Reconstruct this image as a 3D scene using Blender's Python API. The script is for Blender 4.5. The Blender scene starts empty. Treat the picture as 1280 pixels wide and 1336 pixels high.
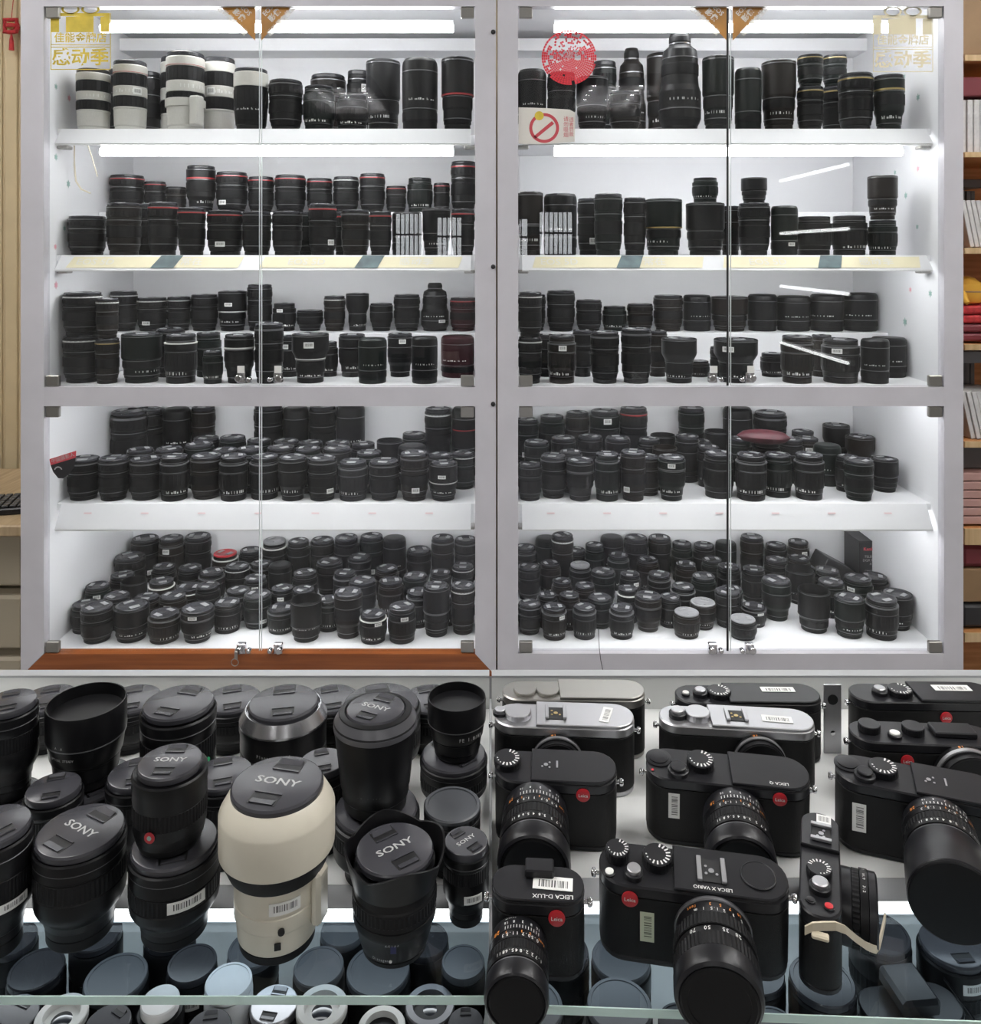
import bpy, math, random
from mathutils import Vector, Matrix, Euler
random.seed(7)
sc = bpy.context.scene
COL = sc.collection
PI = math.pi

# ------------------------------------------------------------------ camera, world, exposure
F, CX, HY, ZC = 1100.0, 640.0, 330.0, 1.45      # focal length in pixels, centre column, horizon row, eye height
def wx(x, Y): return (x - CX) / F * Y
def wz(y, Y): return ZC - (y - HY) / F * Y

cam_d = bpy.data.cameras.new('camera')
cam_d.sensor_fit = 'HORIZONTAL'; cam_d.sensor_width = 36.0
cam_d.lens = 36.0 * F / 1280.0
cam_d.shift_y = -(668.0 - HY) / 1280.0
cam_d.clip_start = 0.02; cam_d.clip_end = 50
cam = bpy.data.objects.new('camera', cam_d); COL.objects.link(cam)
cam.location = (0, 0, ZC); cam.rotation_euler = (PI / 2, 0, 0)
sc.camera = cam

world = bpy.data.worlds.new('world'); sc.world = world; world.use_nodes = True
wb = world.node_tree.nodes['Background']; wb.inputs[0].default_value = (0.9, 0.95, 1.0, 1); wb.inputs[1].default_value = 0.25

sc.view_settings.view_transform = 'Standard'
sc.view_settings.look = 'None'
sc.view_settings.gamma = 1.0
sc.view_settings.use_curve_mapping = False
sc.view_settings.exposure = 0.0

E_LED, E_LED2, E_TUBE, E_WIN, E_STRIP = 26.0, 21.0, 58.0, 8.0, 3.0   # emission of upper and lower cabinet tubes, ceiling tubes, windows, counter strips

# ------------------------------------------------------------------ materials
MATS = {}
def mat(name, col, rough=0.5, metal=0.0, spec=0.5, noise=0.0, nscale=60.0, bump=0.0, bscale=400.0, emit=0.0, coat=0.0):
    if name in MATS: return MATS[name]
    m = bpy.data.materials.new(name); m.use_nodes = True
    nt = m.node_tree; b = nt.nodes['Principled BSDF']
    c = (col[0], col[1], col[2], 1)
    b.inputs['Base Color'].default_value = c
    b.inputs['Roughness'].default_value = rough
    b.inputs['Metallic'].default_value = metal
    b.inputs['Specular IOR Level'].default_value = spec
    if coat: b.inputs['Coat Weight'].default_value = coat
    if emit:
        b.inputs['Emission Color'].default_value = c; b.inputs['Emission Strength'].default_value = emit
    if noise or bump:
        tc = nt.nodes.new('ShaderNodeTexCoord')
    if noise:
        n = nt.nodes.new('ShaderNodeTexNoise'); n.inputs['Scale'].default_value = nscale; n.inputs['Detail'].default_value = 4
        nt.links.new(tc.outputs['Object'], n.inputs['Vector'])
        r = nt.nodes.new('ShaderNodeValToRGB')
        r.color_ramp.elements[0].position = .3; r.color_ramp.elements[1].position = .7
        k0, k1 = 1 - noise, 1 + noise
        r.color_ramp.elements[0].color = (col[0]*k0, col[1]*k0, col[2]*k0, 1)
        r.color_ramp.elements[1].color = (min(1, col[0]*k1), min(1, col[1]*k1), min(1, col[2]*k1), 1)
        nt.links.new(n.outputs['Fac'], r.inputs['Fac']); nt.links.new(r.outputs['Color'], b.inputs['Base Color'])
    if bump:
        n2 = nt.nodes.new('ShaderNodeTexNoise'); n2.inputs['Scale'].default_value = bscale; n2.inputs['Detail'].default_value = 2
        nt.links.new(tc.outputs['Object'], n2.inputs['Vector'])
        bp = nt.nodes.new('ShaderNodeBump'); bp.inputs['Strength'].default_value = bump; bp.inputs['Distance'].default_value = .001
        nt.links.new(n2.outputs['Fac'], bp.inputs['Height']); nt.links.new(bp.outputs['Normal'], b.inputs['Normal'])
    MATS[name] = m
    return m

def wood(name, c0, c1, scale=(2, 30, 30), rough=.45):
    m = bpy.data.materials.new(name); m.use_nodes = True; nt = m.node_tree; b = nt.nodes['Principled BSDF']
    tc = nt.nodes.new('ShaderNodeTexCoord'); mp = nt.nodes.new('ShaderNodeMapping'); mp.inputs['Scale'].default_value = scale
    n = nt.nodes.new('ShaderNodeTexNoise'); n.inputs['Scale'].default_value = 3; n.inputs['Detail'].default_value = 6
    r = nt.nodes.new('ShaderNodeValToRGB'); r.color_ramp.elements[0].position = .32; r.color_ramp.elements[1].position = .7
    r.color_ramp.elements[0].color = (*c0, 1); r.color_ramp.elements[1].color = (*c1, 1)
    nt.links.new(tc.outputs['Object'], mp.inputs['Vector']); nt.links.new(mp.outputs['Vector'], n.inputs['Vector'])
    nt.links.new(n.outputs['Fac'], r.inputs['Fac']); nt.links.new(r.outputs['Color'], b.inputs['Base Color'])
    b.inputs['Roughness'].default_value = rough
    MATS[name] = m; return m

def glassy(name, tint, ior=1.45, rough=0.0, smear=0.0):
    m = bpy.data.materials.new(name); m.use_nodes = True; nt = m.node_tree
    for n in list(nt.nodes):
        if n.type != 'OUTPUT_MATERIAL': nt.nodes.remove(n)
    out = [n for n in nt.nodes if n.type == 'OUTPUT_MATERIAL'][0]
    tr = nt.nodes.new('ShaderNodeBsdfTransparent'); tr.inputs[0].default_value = (*tint, 1)
    gl = nt.nodes.new('ShaderNodeBsdfGlossy'); gl.inputs['Roughness'].default_value = rough
    lw = nt.nodes.new('ShaderNodeLayerWeight'); lw.inputs['Blend'].default_value = .5
    pw = nt.nodes.new('ShaderNodeMath'); pw.operation = 'POWER'; pw.inputs[1].default_value = 5.0
    nt.links.new(lw.outputs['Facing'], pw.inputs[0])
    fr = nt.nodes.new('ShaderNodeMath'); fr.operation = 'MULTIPLY_ADD'; fr.inputs[1].default_value = .9; fr.inputs[2].default_value = ((ior-1)/(ior+1))**2
    nt.links.new(pw.outputs[0], fr.inputs[0])
    mx = nt.nodes.new('ShaderNodeMixShader')
    nt.links.new(fr.outputs[0], mx.inputs[0]); nt.links.new(tr.outputs[0], mx.inputs[1]); nt.links.new(gl.outputs[0], mx.inputs[2])
    last = mx
    if smear:       # dusty film on the pane
        tc = nt.nodes.new('ShaderNodeTexCoord'); n = nt.nodes.new('ShaderNodeTexNoise'); n.inputs['Scale'].default_value = 3.5; n.inputs['Detail'].default_value = 8
        n.inputs['Roughness'].default_value = .7
        nt.links.new(tc.outputs['Object'], n.inputs['Vector'])
        rr = nt.nodes.new('ShaderNodeMapRange'); rr.inputs[1].default_value = .42; rr.inputs[2].default_value = .8; rr.inputs[3].default_value = 0; rr.inputs[4].default_value = smear
        nt.links.new(n.outputs['Fac'], rr.inputs[0])
        df = nt.nodes.new('ShaderNodeBsdfDiffuse'); df.inputs[0].default_value = (.8, .82, .84, 1)
        m2 = nt.nodes.new('ShaderNodeMixShader')
        nt.links.new(rr.outputs[0], m2.inputs[0]); nt.links.new(mx.outputs[0], m2.inputs[1]); nt.links.new(df.outputs[0], m2.inputs[2])
        last = m2
    nt.links.new(last.outputs[0], out.inputs[0])
    MATS[name] = m; return m

def emis(name, col, s):
    m = bpy.data.materials.new(name); m.use_nodes = True; nt = m.node_tree
    for n in list(nt.nodes):
        if n.type != 'OUTPUT_MATERIAL': nt.nodes.remove(n)
    out = [n for n in nt.nodes if n.type == 'OUTPUT_MATERIAL'][0]
    e = nt.nodes.new('ShaderNodeEmission'); e.inputs[0].default_value = (*col, 1); e.inputs[1].default_value = s
    nt.links.new(e.outputs[0], out.inputs[0]); MATS[name] = m; return m

def barcode(name, base=(.78, .78, .76), dark=(.05, .05, .05), axis='X', scale=900.0):
    """white sticker with printed bars"""
    m = bpy.data.materials.new(name); m.use_nodes = True; nt = m.node_tree; b = nt.nodes['Principled BSDF']
    tc = nt.nodes.new('ShaderNodeTexCoord')
    sx = nt.nodes.new('ShaderNodeSeparateXYZ'); nt.links.new(tc.outputs['Generated'], sx.inputs[0])
    a, o = ('X', 'Z') if axis == 'X' else ('Z', 'X')
    n = nt.nodes.new('ShaderNodeTexNoise'); n.noise_dimensions = '1D'; n.inputs['Scale'].default_value = scale; n.inputs['Detail'].default_value = 0
    nt.links.new(sx.outputs[a], n.inputs['W'])
    g1 = nt.nodes.new('ShaderNodeMath'); g1.operation = 'GREATER_THAN'; g1.inputs[1].default_value = .52
    nt.links.new(n.outputs['Fac'], g1.inputs[0])
    def band(out, lo, hi):
        q = nt.nodes.new('ShaderNodeMath'); q.operation = 'GREATER_THAN'; q.inputs[1].default_value = lo; nt.links.new(out, q.inputs[0])
        w = nt.nodes.new('ShaderNodeMath'); w.operation = 'LESS_THAN'; w.inputs[1].default_value = hi; nt.links.new(out, w.inputs[0])
        e = nt.nodes.new('ShaderNodeMath'); e.operation = 'MULTIPLY'; nt.links.new(q.outputs[0], e.inputs[0]); nt.links.new(w.outputs[0], e.inputs[1]); return e.outputs[0]
    b1 = band(sx.outputs[a], .12, .88); b2 = band(sx.outputs[o], .28, .82)
    m1 = nt.nodes.new('ShaderNodeMath'); m1.operation = 'MULTIPLY'; nt.links.new(b1, m1.inputs[0]); nt.links.new(b2, m1.inputs[1])
    m2 = nt.nodes.new('ShaderNodeMath'); m2.operation = 'MULTIPLY'; nt.links.new(m1.outputs[0], m2.inputs[0]); nt.links.new(g1.outputs[0], m2.inputs[1])
    mx = nt.nodes.new('ShaderNodeMix'); mx.data_type = 'RGBA'
    mx.inputs['A'].default_value = (*base, 1); mx.inputs['B'].default_value = (*dark, 1)
    nt.links.new(m2.outputs[0], mx.inputs['Factor']); nt.links.new(mx.outputs['Result'], b.inputs['Base Color'])
    b.inputs['Roughness'].default_value = .45
    MATS[name] = m; return m

mat('frame_paint', (.56, .55, .59), .42, noise=.05, nscale=8)
mat('cabinet_white', (.80, .80, .82), .5)
mat('fascia_white', (.72, .72, .74), .4)
mat('seam_black', (.01, .01, .012), .6)
wood('brown_board', (.20, .055, .014), (.34, .105, .03), (1.2, 25, 25), .35)
wood('shelf_wood', (.42, .17, .05), (.62, .30, .12), (2, 2, 25), .5)
wood('edge_wood', (.50, .34, .17), (.66, .48, .28), (20, 2, 2), .5)
wood('desk_wood', (.36, .26, .15), (.50, .38, .24), (25, 2, 2), .5)
mat('barrel', (.0065, .0065, .0075), .37, spec=.24)
mat('barrel_warm', (.011, .0085, .0075), .34, spec=.22)
mat('barrel_green', (.006, .009, .0085), .34, spec=.22)
mat('barrel_red', (.028, .006, .009), .36, spec=.22)
mat('rubber', (.007, .007, .008), .5, spec=.2)
mat('cap_black', (.028, .028, .033), .27, spec=.4)
mat('cap_slate', (.048, .048, .056), .27, spec=.5)
mat('shoulder_slate', (.085, .085, .095), .32)
mat('rim_silver', (.40, .40, .42), .25, .9)
mat('cap_grey', (.25, .25, .26), .5)
mat('cap_red', (.45, .03, .04), .4)
mat('tele_white', (.56, .55, .51), .4, noise=.05, nscale=25)
mat('cream', (.66, .62, .52), .36, noise=.04, nscale=30)
mat('ring_red', (.40, .03, .035), .35)
mat('ring_white', (.62, .62, .60), .35)
mat('ring_gold', (.48, .36, .14), .35, .6)
mat('ring_grey', (.16, .16, .17), .35, .5)
mat('trim_grey', (.20, .20, .21), .28, .7)  # bright grey that draws highlight lines along the trim rings
mat('clip_glint', (.30, .30, .31), .3, .3)
mat('print_white', (.75, .75, .73), .5)
mat('print_grey', (.42, .42, .42), .5)
mat('print_orange', (.75, .26, .05), .5)
mat('chrome', (.62, .62, .64), .16, 1.0)
mat('steel', (.34, .33, .31), .35, .9)
mat('silver_plate', (.48, .48, .50), .36, .85)
mat('leatherette', (.007, .007, .0075), .5, spec=.25, bump=.35, bscale=1600)
mat('camera_black', (.013, .013, .0155), .33, spec=.32)
mat('dark_hole', (.004, .004, .005), .5)
mat('lens_glass', (.01, .012, .02), .06, spec=.8, coat=.6)
mat('red_dot', (.55, .02, .03), .35)
mat('white_plastic', (.78, .78, .78), .4)
mat('translucent_white', (.66, .69, .72), .35)
mat('counter_white', (.72, .73, .72), .35)
mat('counter_grey', (.34, .35, .36), .4)
mat('gold_print', (.62, .47, .05), .5, noise=.2, nscale=25)
mat('gold_pale', (.72, .66, .46), .5)
mat('gold_orange', (.42, .19, .03), .45, noise=.35, nscale=9)
mat('pale_paper', (.70, .68, .63), .6)
mat('sign_red', (.55, .07, .09), .5)
mat('papercut_red', (.70, .03, .05), .45)
mat('sticker_green', (.30, .46, .42), .5)
mat('sticker_pink', (.75, .36, .42), .5)
mat('pouch_red', (.06, .008, .014), .55, noise=.3, nscale=60)
mat('box_black', (.025, .025, .028), .45)
mat('tan_wall', (.62, .50, .31), .6, noise=.06, nscale=10)
mat('room_wall', (.30, .29, .27), .7)
mat('ceiling_paint', (.62, .62, .60), .7)
mat('floor_tile', (.30, .29, .28), .35, noise=.12, nscale=4)
mat('plastic_beige', (.42, .37, .28), .45)
mat('case_white', (.62, .62, .62), .4, noise=.1, nscale=80)
mat('case_dark', (.12, .11, .11), .4)
mat('album_red', (.18, .03, .04), .5)
mat('cloth_red', (.50, .03, .035), .7, noise=.3, nscale=80)
mat('plush_yellow', (.72, .40, .05), .8, bump=.5, bscale=300)
mat('paper_pink', (.50, .30, .27), .6)
mat('carton', (.30, .19, .10), .7, noise=.1, nscale=12)
mat('strap_beige', (.62, .55, .42), .6)
mat('glass_edge', (.62, .80, .76), .25)
mat('door_edge', (.60, .64, .64), .3)
mat('price_ink', (.70, .52, .54), .5)
mat('teal_photo', (.05, .09, .10), .4, noise=.5, nscale=30)
glassy('door_glass', (.98, .99, .99), 1.42, 0.0, .02)
glassy('shelf_glass', (.84, .90, .94), 1.5)
glassy('acrylic', (.95, .97, .97), 1.4)
emis('led_tube', (1.0, 1.0, 1.0), E_LED)
emis('led_tube_bright', (1.0, 1.0, 1.0), E_LED2)
emis('counter_fill_tube', (.9, .96, 1.0), 5.5)
emis('lamp_tube', (1.0, .99, .97), E_TUBE)
emis('window_light', (.95, .97, 1.0), E_WIN)
emis('led_strip', (.98, 1.0, 1.0), E_STRIP)
emis('wall_led', (1, 1, 1), 16.0)
barcode('barcode_x', axis='X', scale=28); barcode('barcode_z', axis='Z', scale=28)
barcode('barcode_green', (.62, .66, .5), (.12, .13, .08), axis='Z', scale=24)
M = MATS

# ------------------------------------------------------------------ mesh helpers
class MB:
    def __init__(s): s.v = []; s.f = []; s.m = []; s.sm = []
    def poly(s, pts, faces, mi=0, smooth=False):
        o = len(s.v); s.v += [tuple(p) for p in pts]
        for f in faces: s.f.append(tuple(i + o for i in f)); s.m.append(mi); s.sm.append(smooth)
    def box(s, x0, x1, y0, y1, z0, z1, mi=0):
        p = [(x0,y0,z0),(x1,y0,z0),(x1,y1,z0),(x0,y1,z0),(x0,y0,z1),(x1,y0,z1),(x1,y1,z1),(x0,y1,z1)]
        s.poly(p, [(3,2,1,0),(4,5,6,7),(0,1,5,4),(1,2,6,5),(2,3,7,6),(3,0,4,7)], mi)
    def bbox(s, x0, x1, y0, y1, z0, z1, b=.001, mi=0):
        """box with chamfered vertical and horizontal edges"""
        def ring(z, i): return [(x0+i,y0+i,z),(x1-i,y0+i,z),(x1-i,y1-i,z),(x0+i,y1-i,z)]
        def oct(z, i):
            c = b
            return [(x0+c,y0+i,z),(x1-c,y0+i,z),(x1-i,y0+c,z),(x1-i,y1-c,z),(x1-c,y1-i,z),(x0+c,y1-i,z),(x0+i,y1-c,z),(x0+i,y0+c,z)]
        s.loft([oct(z0, b), oct(z0+b, 0), oct(z1-b, 0), oct(z1, b)], mi)
    def loft(s, rings, mi=0, smooth=False, cap0=True, cap1=True):
        n = len(rings[0]); pts = [p for r in rings for p in r]; fs = []
        for k in range(len(rings)-1):
            for i in range(n):
                j = (i+1) % n
                fs.append((k*n+i, k*n+j, (k+1)*n+j, (k+1)*n+i))
        s.poly(pts, fs, mi, smooth)
        o = len(s.v) - len(pts)
        if cap0: s.f.append(tuple(o+i for i in reversed(range(n)))); s.m.append(mi); s.sm.append(False)
        if cap1: s.f.append(tuple(o+(len(rings)-1)*n+i for i in range(n))); s.m.append(mi); s.sm.append(False)
    def lathe(s, prof, seg=24, mi=0, cap0=True, cap1=True, gear=None, c=(0,0)):
        """prof: (r, z) from bottom to top; sharp rows doubled by the caller are not needed (flat by angle)"""
        rings = []
        for k, (r, z) in enumerate(prof):
            ring = []
            for i in range(seg):
                a = 2*PI*i/seg; q = r
                if gear and gear[0] <= k <= gear[1] and i % 2: q = r*gear[2]
                ring.append((c[0]+q*math.cos(a), c[1]+q*math.sin(a), z))
            rings.append(ring)
        s.loft(rings, mi, True, cap0, cap1)
    def tube(s, pts, r, seg=8, mi=0):
        rings = []
        for i, p in enumerate(pts):
            p = Vector(p); a = Vector(pts[max(0,i-1)]); b = Vector(pts[min(len(pts)-1,i+1)])
            t = (b-a).normalized(); u = t.cross(Vector((0,0,1)))
            if u.length < 1e-4: u = t.cross(Vector((0,1,0)))
            u.normalize(); w = u.cross(t)
            rr = r[i] if isinstance(r, (list,tuple)) else r
            rings.append([tuple(p + u*rr*math.cos(2*PI*k/seg) + w*rr*math.sin(2*PI*k/seg)) for k in range(seg)])
        s.loft(rings, mi, True)
    def add_mesh(s, me, mtx, mi=0):
        o = len(s.v); s.v += [tuple(mtx @ v.co) for v in me.vertices]
        for p in me.polygons: s.f.append(tuple(i+o for i in p.vertices)); s.m.append(mi); s.sm.append(False)
    def mesh(s, name, *mats, sharp=35):
        me = bpy.data.meshes.new(name); me.from_pydata(s.v, [], s.f); me.update()
        for m_ in mats: me.materials.append(M[m_] if isinstance(m_, str) else m_)
        me.polygons.foreach_set('material_index', s.m); me.polygons.foreach_set('use_smooth', s.sm)
        if any(s.sm):
            try: me.set_sharp_from_angle(angle=math.radians(sharp))
            except Exception: pass
        return me

def obj(name, me, parent=None, loc=(0,0,0), rot=(0,0,0), scale=(1,1,1), label=None, matname=None):
    o = bpy.data.objects.new(name, me); COL.objects.link(o)
    if parent is not None: o.parent = parent
    o.location = loc; o.rotation_euler = rot; o.scale = scale
    if label: o['label'] = label
    if matname:
        o.material_slots[0].link = 'OBJECT'; o.material_slots[0].material = M[matname]
    return o
def empty(name, loc=(0,0,0), rz=0.0):
    o = bpy.data.objects.new(name, None); COL.objects.link(o); o.location = loc; o.rotation_euler = (0,0,rz)
    o.empty_display_size = .02
    return o
def tag(o, label, cat, group=None, kind=None):
    o['label'] = label; o['category'] = cat
    if group: o['group'] = group
    if kind: o['kind'] = kind
    return o
def struct(name, me, parent=None):
    o = obj(name, me, parent)
    if parent is None: o['kind'] = 'structure'
    return o
def boxmesh(name, m_, *b):
    mb = MB(); mb.box(*b); return mb.mesh(name, m_)

_TX = {}
def textmesh(s, size=1.0, bold=0.0, depth=0.0):
    k = (s, size, bold, depth)
    if k in _TX: return _TX[k]
    cu = bpy.data.curves.new('lettering', 'FONT'); cu.body = s; cu.size = size; cu.align_x = 'CENTER'; cu.align_y = 'CENTER'
    cu.offset = bold*size; cu.extrude = depth; cu.resolution_u = 2
    o = bpy.data.objects.new('lettering_tmp', cu); COL.objects.link(o)
    bpy.context.view_layer.update()
    me = bpy.data.meshes.new_from_object(o.evaluated_get(bpy.context.evaluated_depsgraph_get()))
    bpy.data.objects.remove(o); bpy.data.curves.remove(cu)
    me.materials.clear(); _TX[k] = me
    return me
def basis(right, up, origin):
    r = Vector(right).normalized(); u = Vector(up).normalized(); n = r.cross(u)
    return Matrix(((r.x,u.x,n.x,origin[0]),(r.y,u.y,n.y,origin[1]),(r.z,u.z,n.z,origin[2]),(0,0,0,1)))
def textfront(mb, s, x, y, z, size, mi=0, ang=0.0, bold=0.0, wide=1.0):
    """lettering standing in a plane that faces the viewer (-Y)"""
    me = textmesh(s, size, bold)
    c, q = math.cos(ang), math.sin(ang)
    mb.add_mesh(me, basis((c,0,q), (-q,0,c), (x,y,z)) @ Matrix.Diagonal((wide,1,1,1)), mi)

# ------------------------------------------------------------------ the room
D = 2.145                       # front of the wall cabinets
YG, YI, YB = D + .012, D + .030, D + .54
RX0, RX1, RY0, RY1, RZ = -2.6, 2.62, -4.5, 3.0, 2.85
def quadwall(name, m_, *b): return struct(name, boxmesh(name, m_, *b))
quadwall('floor', 'floor_tile', RX0, RX1, RY0, RY1, -.06, 0)
quadwall('ceiling', 'ceiling_paint', RX0, RX1, RY0, RY1, RZ, RZ+.06)
quadwall('wall_left', 'room_wall', RX0-.06, RX0, RY0, RY1, 0, RZ)
quadwall('wall_right', 'room_wall', RX1, RX1+.06, RY0, RY1, 0, RZ)
quadwall('wall_front', 'room_wall', RX0, RX1, RY0-.06, RY0, 0, RZ)
wbk = quadwall('wall_back', 'tan_wall', RX0, RX1, RY1, RY1+.06, 0, RZ)
mb = MB()                      # ribbed panelling left of the cabinets
for k in range(22):
    x = RX0 + .05 + k*.055
    mb.bbox(x, x+.045, RY1-.008, RY1-.0002, .02, RZ-.02, .003)
p = obj('panel_rib', mb.mesh('panel_rib', 'tan_wall'), wbk); p['kind'] = 'stuff'

# ceiling lamps with louvres
def lamp_parts():
    h = MB(); h.box(-.31, .31, -.61, .61, .085, .095); h.box(-.31, -.30, -.61, .61, 0, .085); h.box(.30, .31, -.61, .61, 0, .085); h.box(-.30, .30, -.61, -.60, 0, .085); h.box(-.30, .30, .60, .61, 0, .085)
    t = MB(); t.tube([(0, -.57, 0), (0, .57, 0)], .015, 10)
    s = MB(); s.box(-.299, .299, -.0015, .0015, 0, .035)
    return h.mesh('housing', 'case_dark'), t.mesh('tube', 'lamp_tube'), s.mesh('louvre', 'silver_plate')
LH, LT, LS = lamp_parts()
for lx, ly, lab in ((-1.25, -2.95, 'louvred ceiling lamp far behind, over the window side'), (1.03, -2.85, 'louvred ceiling lamp far behind, near the wall lights'),
                    (-1.05, .75, 'louvred ceiling lamp over the front counter, lens side'), (1.05, .75, 'louvred ceiling lamp over the front counter, camera side'),
                    (-1.95, 1.75, 'added louvred fill lamp over the desk corner'), (1.95, 1.55, 'added louvred fill lamp over the wooden shelf unit')):  # these two are added to brighten the tan wall and shelf unit
    e = empty('ceiling_lamp', (lx, ly, RZ-.097)); tag(e, lab, 'lamp', 'louvred ceiling lamps')
    obj('housing', LH, e)
    for k in (-.19, 0, .19): obj('tube', LT, e, (k, 0, .055))
    for k in range(5): obj('louvre', LS, e, (0, -.4+.2*k, .002))

# far side of the shop, seen mirrored in the cabinet glass
def mirror(x, y, Y):
    Yv = 2*YG - Y; return (x-CX)/F*Yv, ZC-(y-HY)/F*Yv
nwin = 0
for (x0, x1, y0, y1) in ((517, 552, 279, 332), (571, 602, 284, 332), (704, 746, 277, 330), (672, 688, 286, 332)):
    nwin += 1
    X0, Z1 = mirror(x0, y0, RY0); X1, Z0 = mirror(x1, y1, RY0); Z0 -= .01
    f_ = MB(); yy = RY0
    f_.box(X0-.03, X0, yy, yy+.05, Z0-.03, Z1+.03); f_.box(X1, X1+.03, yy, yy+.05, Z0-.03, Z1+.03)
    f_.box(X0, X1, yy, yy+.05, Z1, Z1+.03); f_.box(X0, X1, yy, yy+.05, Z0-.03, Z0); f_.box(X0, X1, yy, yy+.04, (Z0+Z1)/2-.01, (Z0+Z1)/2+.01)
    w = struct('window_%d' % nwin, f_.mesh('window', 'case_dark'))
    obj('pane', boxmesh('pane', 'window_light', X0, X1, RY0+.001, RY0+.008, Z0, Z1), w)
    nb = max(2, int((X1-X0)/.045))
    for k in range(1, nb):
        x = X0+(X1-X0)*k/nb
        b_ = MB(); b_.box(x-.006, x+.006, RY0+.02, RY0+.032, Z0, Z1); obj('bar', b_.mesh('bar', 'case_dark'), w)
for (y, lab) in ((224, 'highest'), (301, 'second highest'), (379, 'third highest'), (462, 'lowest')):
    Y0, Y1 = -3.15, -1.75
    z = ZC - (y-HY)/F*(RX1-.05)/(1067-CX)*F
    t = MB(); t.tube([(0, Y0, 0), (0, Y1, 0)], .012, 8); h = MB(); h.box(.013, .046, Y0-.02, Y1+.02, -.018, .018)
    e = empty('wall_light', (RX1-.048, 0, z)); tag(e, 'slim linear wall light on the side wall, %s of four' % lab, 'lamp', 'slim linear wall lights')
    obj('tube', t.mesh('tube', 'wall_led'), e); obj('bracket', h.mesh('bracket', 'white_plastic'), e)

# ------------------------------------------------------------------ wall cabinets
SHELF = {}     # (side, shelf) -> dict(z, x0, x1)
def star(r, r2, n, th):
    s = MB(); pts = []
    for k in range(2*n):
        a = PI*k/n; q = r if k % 2 == 0 else r2
        pts.append((q*math.cos(a), q*math.sin(a)))
    s.loft([[(a, b, 0) for a, b in pts], [(a, b, th) for a, b in pts]]); return s
STAR = star(.011, .0055, 6, .0006)
def lock_mesh():
    s = MB()
    s.bbox(-.011, .011, -.010, .004, -.017, .010, .002)
    o = len(s.v); t = MB(); t.lathe([(.009, 0), (.009, .010), (.007, .012)], 16)
    s.poly([(x-.004, -.010-z, y-.004) for x, y, z in t.v], t.f, 0, True)
    t = MB(); t.lathe([(.006, 0), (.006, .012), (.004, .014)], 12)
    s.poly([(x+.020, -.002-z, y-.008) for x, y, z in t.v], t.f, 0, True)
    return s.mesh('lock', 'chrome')
LOCK = lock_mesh()
LOCKTAG = boxmesh('paper_tag', 'print_white', -.008, .010, -.0125, -.0115, .0, .018)
HINGE = (lambda s: (s.bbox(-.017, .017, -.009, .004, -.014, .014, .002), s.mesh('hinge', 'steel'))[1])(MB())

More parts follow.
